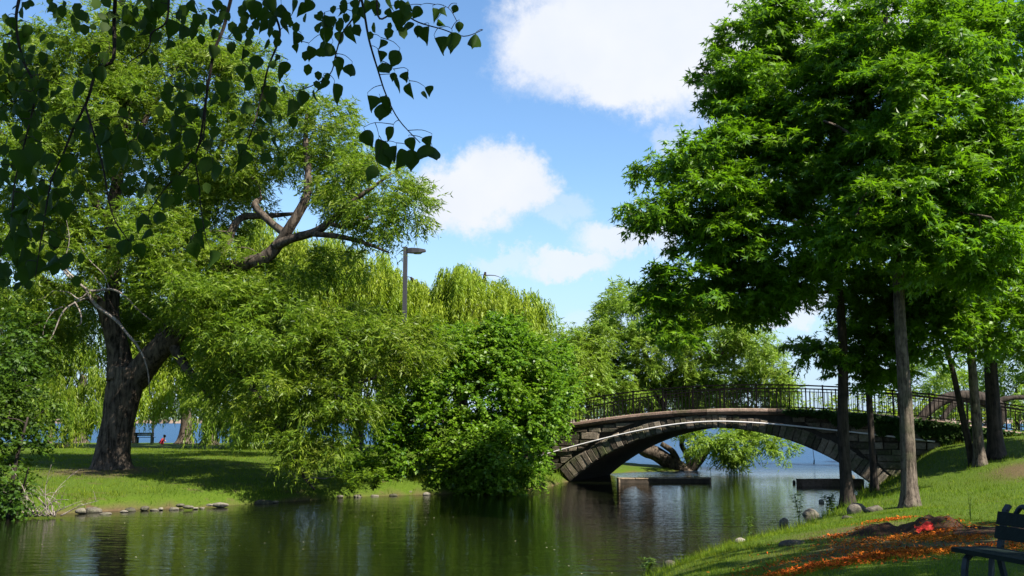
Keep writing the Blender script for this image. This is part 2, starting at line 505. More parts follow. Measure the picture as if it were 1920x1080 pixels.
class MB:
    """collects simple solids into one mesh"""

    def __init__(self):
        self.v, self.f = [], []

    def add(self, vs, fs):
        n = len(self.v)
        self.v += [tuple(v) for v in vs]
        self.f += [tuple(i + n for i in f) for f in fs]

    def box(self, c, s, rot=None, taper=1.0):
        x, y, z = s[0] / 2, s[1] / 2, s[2] / 2
        vs = [Vector((a * x * (taper if k > 0 else 1), b * y * (taper if k > 0 else 1), k * z)) for k in (-1, 1) for a, b in ((-1, -1), (1, -1), (1, 1), (-1, 1))]
        if rot is not None:
            vs = [rot @ v for v in vs]
        c = Vector(c)
        self.add([v + c for v in vs], [(3, 2, 1, 0), (4, 5, 6, 7), (0, 1, 5, 4), (1, 2, 6, 5), (2, 3, 7, 6), (3, 0, 4, 7)])

    def tube(self, pts, rad, n=8, cap=True, wob=0.0, seed=0, ridge=0.0):
        pts = [Vector(p) for p in pts]
        if not hasattr(rad, '__len__'):
            rad = [rad] * len(pts)
        rs = random.Random(seed)
        base = len(self.v)
        up = None
        ph = [rs.uniform(0, 6.28) for _ in range(6)]
        for i, p in enumerate(pts):
            t = (pts[min(i + 1, len(pts) - 1)] - pts[max(i - 1, 0)])
            if t.length < 1e-9:
                t = Vector((0, 0, 1))
            t.normalize()
            if up is None:
                up = t.orthogonal().normalized()
            else:
                up = (up - t * up.dot(t))
                if up.length < 1e-6:
                    up = t.orthogonal()
                up.normalize()
            sd = t.cross(up)
            for k in range(n):
                a = 2 * PI * k / n
                r = rad[i]
                if ridge:
                    r *= 1 + ridge * (math.sin(3 * a + ph[0] + i * .12) * .5 + math.sin(5 * a + ph[1] - i * .1) * .35 + math.sin(9 * a + ph[2] + i * .2) * .25)
                if wob:
                    r *= 1 + rs.uniform(-wob, wob)
                self.v.append(tuple(p + (up * math.cos(a) + sd * math.sin(a)) * r))
            if i:
                o = base + (i - 1) * n
                for k in range(n):
                    self.f.append((o + k, o + (k + 1) % n, o + n + (k + 1) % n, o + n + k))
        if cap:
            self.f.append(tuple(base + k for k in reversed(range(n))))
            e = base + (len(pts) - 1) * n
            self.f.append(tuple(e + k for k in range(n)))

    def mesh(self, name, mat, smooth=False, off=None):
        me = bpy.data.meshes.new(name)
        vs = self.v if off is None else [(v[0] - off[0], v[1] - off[1], v[2] - off[2]) for v in self.v]
        me.from_pydata(vs, [], self.f)
        me.materials.append(mat)
        if smooth:
            me.polygons.foreach_set('use_smooth', [True] * len(me.polygons))
        me.update()
        return me

    def build(self, name, mat, parent=None, smooth=False, off=None):
        return link(name, self.mesh(name, mat, smooth, off), parent)


def spline(pts, n=6):
    """Catmull-Rom through points"""
    P = [Vector(p) for p in pts]
    if len(P) < 3:
        return [P[0].lerp(P[-1], i / n) for i in range(n + 1)]
    out = []
    for i in range(len(P) - 1):
        p0 = P[max(i - 1, 0)]
        p1, p2 = P[i], P[i + 1]
        p3 = P[min(i + 2, len(P) - 1)]
        for k in range(n):
            t = k / n
            out.append(.5 * ((2 * p1) + (p2 - p0) * t + (2 * p0 - 5 * p1 + 4 * p2 - p3) * t * t + (3 * p1 - p0 - 3 * p2 + p3) * t ** 3))
    out.append(P[-1])
    return out


def lerp_list(vals, n):
    """resample radii the way spline() resamples points"""
    out = []
    for i in range(len(vals) - 1):
        for k in range(n):
            out.append(vals[i] + (vals[i + 1] - vals[i]) * k / n)
    out.append(vals[-1])
    return out


# ------------------------------------------------------------------ leaves
def norm(a):
    return a / np.maximum(np.linalg.norm(a, axis=-1, keepdims=True), 1e-9)


T_WILLOW = (np.array([(0, 0, 0), (.42, -.085, .0), (1, 0, -.10), (.42, .085, .0)]), [np.array([(0, 1, 2, 3)])])
T_OVAL = (np.array([(0, 0, 0), (.35, -.30, .03), (1, 0, -.06), (.35, .30, .03), ]), [np.array([(0, 1, 2, 3)])])
T_ROUND = (np.array([(0, 0, 0), (.25, -.36, .04), (.68, -.32, .02), (1, 0, -.06), (.68, .32, .02), (.25, .36, .04)]),
           [np.array([(0, 1, 2, 3), (0, 3, 4, 5)])])
T_OAK = (np.array([(0, 0, 0), (.30, -.17, .02), (1, 0, -.12), (.30, .17, .02), (.16, -.10, .0), (.50, -.20, .03), (.74, -.54, -.08), (.16, .10, .0), (.50, .20, .03), (.74, .54, -.08)]),
         [np.array([(0, 1, 2, 3)]), np.array([(4, 6, 5), (7, 8, 9)])])
T_SLIM = (np.array([(0, -.075, 0), (1, 0, -.12), (.12, .085, .03)]), [np.array([(0, 1, 2)])])
T_BLADE = (np.array([(0, -.5, 0), (0, .5, 0), (1, 0, .0)]), [np.array([(0, 1, 2)])])


def leaf_mesh(name, T, P, X, Nn, ln, wd, mat, off=(0, 0, 0)):
    """one mesh of len(P) leaves: base points, directions, normals, lengths, width factors"""
    tv, tf = T
    X = norm(X)
    Y = norm(np.cross(Nn, X))
    Z = np.cross(X, Y)
    ln = np.broadcast_to(np.asarray(ln, float), (len(P),))
    wd = np.broadcast_to(np.asarray(wd, float), (len(P),))
    V = (P[:, None, :] - np.asarray(off)[None, None, :]
         + ln[:, None, None] * (tv[None, :, 0, None] * X[:, None, :] + wd[:, None, None] * tv[None, :, 1, None] * Y[:, None, :]
                                + tv[None, :, 2, None] * Z[:, None, :]))
    k = len(tv)
    fs = [(f[None, :, :] + (np.arange(len(P)) * k)[:, None, None]).reshape(-1, f.shape[1]) for f in tf]
    return np_mesh(name, V.reshape(-1, 3), fs, mat)


def rnd_unit(n):
    return norm(RNG.normal(size=(n, 3)))


def lobes_px(lst):
    """(px, py, Y, rx px, ry px, depth radius m) -> centre, radii in metres"""
    out = []
    for (px, py, Y, rx, ry, rd) in lst:
        c = at(px, py, Y)
        out.append((np.array(c), np.array((rx * Y / FPX, rd, ry * Y / FPX))))
    return out


def clump_centres(lobes, density, shell=.45):
    """clump centres through each lobe, most of them near its skin; density = clumps per square metre of skin"""
    out, outd = [], []
    for c, r in lobes:
        a = (r[0] * r[1] + r[0] * r[2] + r[1] * r[2]) / 3 * 4 * PI
        n = max(4, int(a * density))
        u = rnd_unit(n)
        rad = 1 - (1 - shell) * RNG.random(n) ** 1.7
        out.append(c + u * r * rad[:, None])
        outd.append(norm(u / r))
    return np.concatenate(out), np.concatenate(outd)


def foliage(C, D, per, cr, flat, sl, nl, style):
    """sprays of leaves round clump centres C (outward directions D).
    per sprays per clump, clump radius cr, vertical flattening, spray length sl, nl leaves per spray"""
    n = len(C) * per
    ci = np.repeat(np.arange(len(C)), per)
    u = rnd_unit(n) * (RNG.random((n, 1)) ** .5)
    u[:, 2] *= flat
    size = (.7 + .6 * RNG.random(len(C)))[ci]
    S = C[ci] + u * cr * size[:, None]
    if style == 'oak':
        d = norm(D[ci] * .8 + u * .9 + RNG.normal(size=(n, 3)) * .5) * np.array((1, 1, .6)) + np.array((0, 0, .04))
        droop, lfall, up, nj = .25, -.35, .8, .6
    elif style == 'weep':
        d = D[ci] * .25 + RNG.normal(size=(n, 3)) * .12 + np.array((0, 0, -1.0))
        droop, lfall, up, nj = .2, -.9, .2, .8
    elif style == 'willow':
        d = norm(D[ci] * .7 + u * .6 + RNG.normal(size=(n, 3)) * .5) * np.array((1, 1, .8)) + np.array((0, 0, .05))
        droop, lfall, up, nj = .45, -.45, .55, .9
    else:
        d = norm(D[ci] * .8 + u * .8 + RNG.normal(size=(n, 3)) * .45)
        droop, lfall, up, nj = .30, -.25, .75, .55
    d = norm(d)
    SL = sl * (.6 + .8 * RNG.random(n))
    t = (np.arange(nl)[None, :] + RNG.random((n, nl))) / nl
    side = norm(np.cross(d, np.array((0, 0, 1.0)) + RNG.normal(size=(n, 3)) * .15))
    sg = np.where((np.arange(nl)[None, :] + RNG.integers(0, 2, (n, 1))) % 2 == 0, 1.0, -1.0)
    P = S[:, None, :] + d[:, None, :] * (t * SL[:, None])[..., None]
    P[..., 2] -= droop * (t ** 2) * SL[:, None]
    X = d[:, None, :] * .65 + side[:, None, :] * (sg * .75)[..., None] + RNG.normal(size=(n, nl, 3)) * (.45 if style == 'willow' else .30)
    X[..., 2] += lfall
    Nn = RNG.normal(size=(n, nl, 3)) * nj
    Nn[..., 2] += up
    Nn += D[ci][:, None, :] * .35
    P, X, Nn = P.reshape(-1, 3), X.reshape(-1, 3), Nn.reshape(-1, 3)
    return P, X, Nn


def grow_limbs(mb, limbs, C, r_tip=.012, n_side=5, rmax=.12, seed=3, take=1.0):
    """main limbs (list of (pts, radii)) as tubes; then a bough from the nearest wood to each clump centre"""
    rs = random.Random(seed)
    nodes, nrad = [], []
    for pts, rad in limbs:
        sp = spline(pts, 5)
        rr = lerp_list(rad, 5) if len(rad) > 2 or len(pts) > 2 else [rad[0] + (rad[-1] - rad[0]) * i / 5 for i in range(6)]
        mb.tube(sp, rr, 9 if max(rad) > .12 else 6, True, .05, rs.randint(0, 9999), .05)
        nodes += [tuple(p) for p in sp]
        nrad += list(rr)
    if C is None or not len(C):
        return
    nodes = np.array(nodes)
    nrad = np.array(nrad)
    C = C[RNG.random(len(C)) < take]
    dmin = np.array([np.min(np.linalg.norm(nodes - c, axis=1)) for c in C])
    for i in np.argsort(dmin):
        c = C[i]
        dd = np.linalg.norm(nodes - c, axis=1) + np.where(nodes[:, 2] > c[2] + .4, .8, 0)
        j = int(np.argmin(dd))
        a = Vector(nodes[j])
        b = Vector(c)
        ln = (b - a).length
        if ln < .15:
            continue
        r0 = min(nrad[j] * .62, rmax, .015 + ln * .02)
        m1 = a.lerp(b, .4) + Vector((rs.uniform(-.12, .12), rs.uniform(-.12, .12), rs.uniform(.0, .16))) * ln
        sp = spline([a, m1, b], 3)
        rr = [r0 + (r_tip - r0) * k / (len(sp) - 1) for k in range(len(sp))]
        mb.tube(sp, rr, n_side, False)
        nodes = np.vstack([nodes, np.array([tuple(p) for p in sp[2:]])])
        nrad = np.concatenate([nrad, rr[2:]])


def trunk_tube(mb, pts, rad, n=22, flare=0.0, ridge=.07, seed=1):
    sp = spline(pts, 8)
    rr = lerp_list(rad, 8)
    if flare:
        z0 = sp[0].z
        rr = [r * (1 + flare * math.exp(-(p.z - z0) / .35)) for r, p in zip(rr, sp)]
    mb.tube(sp, rr, n, True, .02, seed, ridge)


# ------------------------------------------------------------------ terrain
def sdf(poly, X, Y):
    """signed distance to a polygon, positive inside"""
    P = np.array(poly, float)
    d = np.full(X.shape, 1e9)
    inside = np.zeros(X.shape, bool)
    n = len(P)
    for i in range(n):
        a, b = P[i], P[(i + 1) % n]
        e = b - a
        wx, wy = X - a[0], Y - a[1]
        t = np.clip((wx * e[0] + wy * e[1]) / (e @ e), 0, 1)
        d = np.minimum(d, np.hypot(wx - e[0] * t, wy - e[1] * t))
        c = (a[1] > Y) != (b[1] > Y)
        with np.errstate(divide='ignore', invalid='ignore'):
            xi = (b[0] - a[0]) * (Y - a[1]) / (b[1] - a[1]) + a[0]
        inside ^= c & (X < xi)
    return np.where(inside, d, -d)


def hnoise(X, Y, s, seed=0):
    r = np.random.default_rng(seed)
    out = np.zeros(np.shape(X))
    for k in range(7):
        a = r.uniform(0, 2 * PI)
        f = s * r.uniform(.6, 2.2)
        out = out + np.sin((X * math.cos(a) + Y * math.sin(a)) * f + r.uniform(0, 6.28)) / 7 * 1.6
    return out


def sstep(a, b, x):
    t = np.clip((x - a) / (b - a), 0, 1)
    return t * t * (3 - 2 * t)


RIGHT_POLY = [(-7, -30), (-4.2, -6), (-2.2, 2), (-.7, 9), (.9, 14.5), (2.2, 18.6), (4.2, 22.4), (6.0, 25.0), (7.7, 27.6), (9.4, 31.0), (11.0, 34.2),
              (12.3, 37), (14.6, 42.0), (18.5, 51.0), (24, 60), (40, 72), (60, 90), (120, 110), (120, -30)]
LEFT_POLY = [(-120, 18), (-40, 25), (-24, 27.5), (-17, 29), (-14.3, 31.8), (-12.3, 33.5), (-10.4, 34.2), (-7.6, 37), (-5.1, 39.2), (-2, 40.5), (.3, 41.4),
             (1.7, 44.5), (2.5, 47.6), (4.6, 54.3), (6.8, 56.2), (9.4, 57.4), (10.4, 59.2), (8.4, 64), (4, 75), (-8, 87), (-25, 92), (-60, 96), (-120, 100)]
BR_O = (9.09, 45.4)
BR_TH = math.radians(23)


def br_world(t, y, z):
    c, s = math.cos(BR_TH), math.sin(BR_TH)
    return Vector((BR_O[0] + t * c + y * s, BR_O[1] - t * s + y * c, z))


def h_right(X, Y):
    s = sdf(RIGHT_POLY, X, Y) + .18 * hnoise(X, Y, 1.3, 3)
    A = np.interp(Y, [-10, 4, 10, 16, 20, 27, 34, 45], [1.55, 1.55, 1.55, 1.35, 1.25, 1.15, 1.1, 1.1])
    Ls = np.interp(Y, [0, 9, 20, 30], [1.5, 1.9, 3.2, 3.8])
    z = A * (1 - np.exp(-np.maximum(s, 0) / Ls))
    # embankment that carries the path up to the bridge
    e = br_world(12.0, 1.5, 0)
    d = np.hypot(X - e.x - 3.0, (Y - e.y - 2.0) * .9)
    z = z + 1.45 * sstep(15.0, 3.5, d) * sstep(.3, 3.0, s)
    z = z + .045 * hnoise(X, Y, .9, 5) * sstep(.2, 2, s)
    return np.where(s < 0, np.maximum(s * .9, -1.2), z + .02)


def h_left(X, Y):
    s = sdf(LEFT_POLY, X, Y) + .16 * hnoise(X, Y, 1.5, 9)
    z = .32 * sstep(0, .55, s) + .75 * (1 - np.exp(-np.maximum(s - .3, 0) / 4.5))
    d = np.hypot(X + 2.2, (Y - 52.0))
    z = z + 1.8 * sstep(5.0, 1.0, d) * sstep(.3, 3, s)
    z = z * (1 - .55 * sstep(3.0, 7.0, X))
    z = z + .05 * hnoise(X, Y, .8, 15) * sstep(.5, 2, s)
    return np.where(s < 0, np.maximum(s * .9, -1.2), z)


def hr(x, y):
    return float(h_right(np.array([float(x)]), np.array([float(y)]))[0])


def hl(x, y):
    return float(h_left(np.array([float(x)]), np.array([float(y)]))[0])


def grid_ground(name, xs, ys, hf, mat, soil=None):
    X, Y = np.meshgrid(xs, ys)
    Z = hf(X, Y)
    V = np.stack([X, Y, Z], -1).reshape(-1, 3)
    nx, ny = len(xs), len(ys)
    i = (np.arange(ny - 1)[:, None] * nx + np.arange(nx - 1)[None, :]).ravel()
    F = np.stack([i, i + 1, i + 1 + nx, i + nx], -1)
    zf = Z.ravel()[F].max(axis=1)
    F = F[zf > -1.1]
    me = np_mesh(name, V, F, mat, True)
    at_ = me.attributes.new('soil', 'FLOAT', 'POINT')
    sv = soil(X, Y).ravel() if soil else np.zeros(len(V))
    at_.data.foreach_set('value', sv.astype(np.float32))
    o = link(name, me)
    o['kind'] = 'structure'
    return o


MOUND = on_z(1735, 985, .95)
ORANGE = [on_z(px, py, z) for (px, py, z) in ((1740, 1005, 1.0), (1690, 1030, 1.05), (1600, 1055, .95), (1595, 1008, .8), (1820, 1000, 1.15), (1770, 1035, 1.1))]


def soil_right(X, Y):
    v = np.zeros(X.shape)
    for k, p in enumerate(ORANGE):
        v = np.maximum(v, sstep(1.5, .4, np.hypot(X - p.x, (Y - p.y) * .55) + .5 * hnoise(X, Y, 2.5, 20 + k)) * .85)
    p = on_z(1905, 845, 1.9)
    v = np.maximum(v, sstep(1.6, .3, np.abs(Y - p.y - (X - p.x) * .35) + .5 * hnoise(X, Y, 1.2, 31)) * sstep(p.x - 1.5, p.x, X) * .9)
    s = sdf(RIGHT_POLY, X, Y)
    return np.maximum(v, sstep(.35, -.1, s))


BIG = on_z(208, 884, .85)


def soil_left(X, Y):
    s = sdf(LEFT_POLY, X, Y)
    v = sstep(.18, -.05, s)
    d = np.hypot(X - BIG.x, (Y - BIG.y + 1.0) * .8) + .6 * hnoise(X, Y, 1.4, 44)
    return np.maximum(v, sstep(2.6, .9, d) * .8)


grid_ground('lawn_ground', np.arange(-9, 46, .4), np.arange(-14, 74, .4), h_right, M['lawn'], soil_right)
grid_ground('island_ground', np.concatenate([np.arange(-110, -30, 1.6), np.arange(-30, 13, .35)]), np.arange(17, 101, .4), h_left, M['island'], soil_left)

wv = MB()
wv.add([(-2500, -40, 0), (2500, -40, 0), (2500, 3000, 0), (-2500, 3000, 0)], [(0, 1, 2, 3)])
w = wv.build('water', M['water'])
w['kind'] = 'structure'

# ------------------------------------------------------------------ the stone footbridge
AR_R, AR_H = 10.5, 6.86
AR_C = -(AR_R - 2.55)               # centre height of the arch circle
RING = .56
BR_W = 6.3
T0, T1 = -9.6, 13.6


def deck_z(t):
    return 3.42 - (.0105 if t < 1.2 else .0080) * (t - 1.2) ** 2


def intra(t):
    return AR_C + math.sqrt(max(AR_R ** 2 - t * t, 0))


def pillow_block(corners, y_back, y_front, bulge, rs, gap=.012):
    c = [Vector((p[0], 0, p[1])) for p in corners]
    m = sum(c, Vector()) / 4
    c = [p + (m - p).normalized() * gap * 1.4 for p in c]
    c = [p + Vector((rs.uniform(-.012, .012), 0, rs.uniform(-.010, .010))) for p in c]
    vs = [Vector((p.x, y_back, p.z)) for p in c] + [Vector((p.x, y_front, p.z)) for p in c]
    for p in c:
        q = p.lerp(m, .16 + rs.uniform(-.04, .06))
        vs.append(Vector((q.x, y_front - bulge * rs.uniform(.5, 1.2), q.z)))
    f = [(8, 9, 10, 11)]
    for k in range(4):
        j = (k + 1) % 4
        f += [(k, j, 4 + j, 4 + k), (4 + k, 4 + j, 8 + j, 8 + k)]
    return vs, f


bridge = tag(empty('stone_footbridge', (BR_O[0], BR_O[1], 0), -BR_TH),
             'low arched footbridge of rough grey-brown stone with a black iron railing over the water', 'bridge')
# masonry body with the barrel vault through it
ts = sorted(set([round(T0 + .3 * k, 3) for k in range(int((T1 - T0) / .3) + 1)] + [-AR_H, AR_H, T1]))
body = MB()
col = []
for t in ts:
    zb = intra(t) if abs(t) < AR_H - 1e-6 else (0.0 if abs(abs(t) - AR_H) < 1e-6 else -1.0)
    zt = deck_z(t) - .12
    col.append((t, zb, zt))
for (a, b) in zip(col[:-1], col[1:]):
    (ta, ba, ua), (tb, bb, ub) = a, b
    if abs(ta) >= AR_H - 1e-6 and abs(tb) >= AR_H - 1e-6:
        ba = bb = -1.0
    y0, y1 = .05, BR_W - .05
    v = [(ta, y0, ba), (tb, y0, bb), (tb, y0, ub), (ta, y0, ua), (ta, y1, ba), (tb, y1, bb), (tb, y1, ub), (ta, y1, ua)]
    body.add(v, [(0, 1, 2, 3), (5, 4, 7, 6), (3, 2, 6, 7), (4, 5, 1, 0)])
body.add([(-AR_H, .05, -1), (-AR_H, BR_W - .05, -1), (-AR_H, BR_W - .05, 0), (-AR_H, .05, 0)], [(0, 1, 2, 3)])
body.add([(AR_H, .05, -1), (AR_H, BR_W - .05, -1), (AR_H, BR_W - .05, 0), (AR_H, .05, 0)], [(3, 2, 1, 0)])
body.add([(T0, .05, -1), (T0, BR_W - .05, -1), (T0, BR_W - .05, deck_z(T0) - .12), (T0, .05, deck_z(T0) - .12)], [(3, 2, 1, 0)])
body.add([(T1, .05, -1), (T1, BR_W - .05, -1), (T1, BR_W - .05, deck_z(T1) - .12), (T1, .05, deck_z(T1) - .12)], [(0, 1, 2, 3)])
body.build('masonry_body', M['mortar'], bridge)
rs = random.Random(5)
half = math.asin(AR_H / AR_R)
nv = 52
edges = [-half + 2 * half * k / nv + (rs.uniform(-.004, .004) if 0 < k < nv else 0) for k in range(nv + 1)]
for a0, a1 in zip(edges[:-1], edges[1:]):
    am = (a0 + a1) / 2
    h = RING + .22 * (abs(am) / half) ** 1.5 + rs.uniform(-.03, .05)
    h = min(h, deck_z(AR_R * math.sin(am)) - .30 - intra(AR_R * math.sin(am)) + .05)
    P = []
    for (a, r) in ((a0, AR_R), (a1, AR_R), (a1, AR_R + h), (a0, AR_R + h)):
        P.append((r * math.sin(a), AR_C + r * math.cos(a)))
    vs, fs = pillow_block(P, .5, -.05 - rs.uniform(0, .03), .045, rs)
    b = MB()
    b.add(vs, fs)
    b.build('voussoir', M['stone'], bridge)
# squared rubble courses of the side wall
z = -.35
while z < 3.3:
    hgt = rs.choice((.20, .24, .27, .31, .35))
    z1 = z + hgt
    t = T0 + rs.uniform(0, .4)
    while t < T1 - .2:
        ln = rs.uniform(.45, 1.15)
        ta, tb = t, min(t + ln, T1)
        t = tb
        cap_z = min(deck_z(ta), deck_z(tb)) - .30
        if z > cap_z - .06:
            continue
        zz1 = min(z1, cap_z)
        h_ring = AR_R + RING + .25
        # keep clear of the arch ring
        def xe(zq):
            q = h_ring ** 2 - (zq - AR_C) ** 2
            return math.sqrt(q) if q > 0 else 0
        al, au, bl, bu = ta, ta, tb, tb
        mid = (ta + tb) / 2
        if mid < 0:
            lo, hi = -xe(z), -xe(zz1)
            if ta > lo - .12:
                continue
            bl, bu = min(tb, lo), min(tb, hi)
        else:
            lo, hi = xe(z), xe(zz1)
            if tb < lo + .12:
                continue
            al, au = max(ta, lo), max(ta, hi)
        if bl - al < .12 or bu - au < .08:
            continue
        vs, fs = pillow_block([(al, z), (bl, z), (bu, zz1), (au, zz1)], .3, -.02 - rs.uniform(0, .05), .05, rs, .016)
        b = MB()
        b.add(vs, fs)
        b.build('wall_stone', M['stone'], bridge)
    z = z1
# coping: rounded blocks that follow the hump
for side in (0, 1):
    t = T0
    while t < T1 - .3:
        tb = min(t + rs.uniform(1.25, 1.7), T1)
        b = MB()
        prof = [(.55, -.28), (-.02, -.28), (-.12, -.22), (-.17, -.13), (-.15, -.04), (-.08, 0), (.55, 0)]
        n = 4
        vs = []
        for k in range(n + 1):
            tt = t + .008 + (tb - t - .016) * k / n
            for (py_, pz_) in prof:
                yy = py_ if side == 0 else BR_W - py_
                vs.append((tt, yy, deck_z(tt) + pz_))
        m = len(prof)
        fs = []
        for k in range(n):
            for j in range(m):
                q = (k * m + j, k * m + (j + 1) % m, (k + 1) * m + (j + 1) % m, (k + 1) * m + j)
                fs.append(q if side == 0 else q[::-1])
        fs.append(tuple(range(m))[::-1])
        fs.append(tuple(n * m + j for j in range(m)))
        b.add(vs, fs)
        b.build('coping_stone', M['coping'], bridge)
        t = tb
# paved deck between the copings
b = MB()
n = 40
vs = []
for k in range(n + 1):
    tt = T0 + (T1 - T0) * k / n
    vs += [(tt, .56, deck_z(tt) - .03), (tt, BR_W - .56, deck_z(tt) - .03)]
b.add(vs, [(2 * k, 2 * k + 2, 2 * k + 3, 2 * k + 1) for k in range(n)])
b.build('deck', M['path'], bridge)
# railings
bal = MB()
bal.box((0, 0, .50), (.028, .028, .86))
bal_me = bal.mesh('baluster', M['iron'])
pst = MB()
pst.box((0, 0, .50), (.060, .060, 1.14))
pst.box((0, 0, 1.085), (.075, .075, .03))
pst_me = pst.mesh('post', M['iron'])
for side in (0, 1):
    yy = .12 if side == 0 else BR_W - .12
    r = MB()
    for (zh, hw, hh) in ((1.05, .035, .030), (.90, .020, .018), (.09, .020, .016)):
        n = 60
        vs, fs = [], []
        for k in range(n + 1):
            tt = T0 + .1 + (T1 - T0 - .2) * k / n
            zc = deck_z(tt) + zh
            vs += [(tt, yy - hw, zc - hh), (tt, yy + hw, zc - hh), (tt, yy + hw, zc + hh), (tt, yy - hw, zc + hh)]
        for k in range(n):
            for j in range(4):
                fs.append((4 * k + j, 4 * k + (j + 1) % 4, 4 * k + 4 + (j + 1) % 4, 4 * k + 4 + j)[::-1])
        r.add(vs, fs)
    rail = r.build('railing', M['iron'], bridge)
    k = 0
    tt = T0 + .15
    while tt < T1 - .1:
        o = link('post' if k % 8 == 0 else 'baluster', pst_me if k % 8 == 0 else bal_me, rail)
        o.location = (tt, yy, deck_z(tt))
        tt += .178
        k += 1
pp = MB()
pts = [(-8.6, -.16, 1.12), (-7.0, -.16, 1.56), (-5.2, -.16, 2.02), (-3.4, -.16, 2.42), (-1.6, -.16, 2.72), (.2, -.16, 2.84), (2.2, -.16, 2.76), (4.4, -.16, 2.56), (6.8, -.16, 2.30), (9.2, -.16, 2.02)]
pp.tube(spline(pts, 4), .034, 8)
pp.build('pipe', M['pipe'], bridge, True)

# ivy over the right half of the bridge
n = 10000
t = 3.2 + (T1 - 3.2) * RNG.random(n) ** .85
hang = (.15 + .85 * sstep(3.2, 8.0, t)) * (.65 + .35 * np.sin(t * 2.1) * np.sin(t * 5.3 + 1))
zz = np.array([deck_z(q) for q in t]) - .05 - RNG.random(n) ** 1.2 * hang
yy = -.16 - RNG.random(n) * .14 - .1 * (zz > 2.7)
c_, s_ = math.cos(BR_TH), math.sin(BR_TH)
P = np.stack([BR_O[0] + t * c_ + yy * s_, BR_O[1] - t * s_ + yy * c_, zz], -1)
X = RNG.normal(size=(n, 3)) * .6 + np.array((-.1, -.3, -.8))
Nn = RNG.normal(size=(n, 3)) * .5 + np.array((-s_, -c_, .5))
zz = np.maximum(zz, np.where(np.abs(t) < AR_H, AR_C + np.sqrt(np.maximum(AR_R ** 2 - t * t, 0)) + .12 + .2 * RNG.random(n), .3))
P[:, 2] = zz
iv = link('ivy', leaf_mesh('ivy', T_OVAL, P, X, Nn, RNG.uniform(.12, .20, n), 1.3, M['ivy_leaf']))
tag(iv, 'dark ivy hanging over the shaded right half of the stone footbridge', 'ivy', None, 'stuff')

# low timber booms floating under the arch
for (c, ln, ang, lab, m, hh) in (((7.1, 47.3), 4.2, .06, 'long low timber boom with a sunlit top under the left side of the arch', 'timber', .26),
                                ((14.1, 44.9), 2.7, .03, 'short dark red-brown boom under the right side of the arch', 'coping', .34)):
    e = tag(empty('floating_boom', (c[0], c[1], 0), ang), lab, 'boom', 'low booms under the bridge')
    b = MB()
    b.box((0, 0, hh / 2 - .08), (ln, .50, hh))
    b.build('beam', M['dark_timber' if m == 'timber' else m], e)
    for k in range(6):
        b = MB()
        w_ = ln / 6
        b.box((-ln / 2 + w_ * (k + .5), .01 * math.sin(k * 5), hh - .08 + .022 + .006 * math.sin(k * 7)), (w_ - .03, .54, .045), Matrix.Rotation(.012 * math.sin(k * 3), 3, 'Z'))
        b.build('plank', M[m], e)
    b = MB()
    b.box((ln / 2 + .04, 0, hh / 2 - .06), (.07, .56, hh + .06))
    b.box((-ln / 2 - .04, 0, hh / 2 - .06), (.07, .56, hh + .06))
    b.build('end_block', M[m], e)


# ------------------------------------------------------------------ trees
def make_tree(name, label, cat, base, trunks, limbs, lobes, T, leaf_m, bark_m, leaf_len, leaf_w, density, per, cr, flat, sl, nl, style,
              group=None, rmax=.12, shell=.45, extra=None, take=1.0, keep=None, zmin=None):
    e = tag(empty(name, base), label, cat, group)
    for i, (pts, rad, fl, n) in enumerate(trunks):
        b = MB()
        trunk_tube(b, pts, rad, n, fl, .09, 10 + i)
        b.build('trunk', M[bark_m], e, True, base)
    for i, (pts, rad) in enumerate(limbs):
        b = MB()
        sp = spline(pts, 5)
        b.tube(sp, lerp_list(rad, 5), 10, True, .06, i + 5, .06)
        b.build('limb', M[bark_m], e, True, base)
    C, D = clump_centres(lobes_px(lobes), density, shell)
    if zmin is not None:
        C[:, 2] = np.maximum(C[:, 2], zmin)
    if keep is not None:
        kk = keep(C)
        C, D = C[kk], D[kk]
    tw = MB()
    wood = [(p, r) for (p, r) in limbs] + [(p, r) for (p, r, _, _) in trunks]
    tmp = MB()
    nodes_only = wood
    grow_limbs_on(tw, nodes_only, C, rmax, take)
    br = tw.build('branchwork', M[bark_m], e, True, base)
    br['kind'] = 'stuff'
    P, X, Nn = foliage(C, D, per, cr, flat, sl, nl, style)
    if zmin is not None:
        P[:, 2] = np.maximum(P[:, 2], zmin - .2)
    n = len(P)
    cm = leaf_mesh('crown', T, P, X, Nn, leaf_len * RNG.uniform(.65, 1.3, n), leaf_w * RNG.uniform(.8, 1.2, n), M[leaf_m], base)
    cro = link('crown', cm, e)
    cro['kind'] = 'stuff'
    print('TREE', name, len(C), 'clumps', n, 'leaves')
    return e


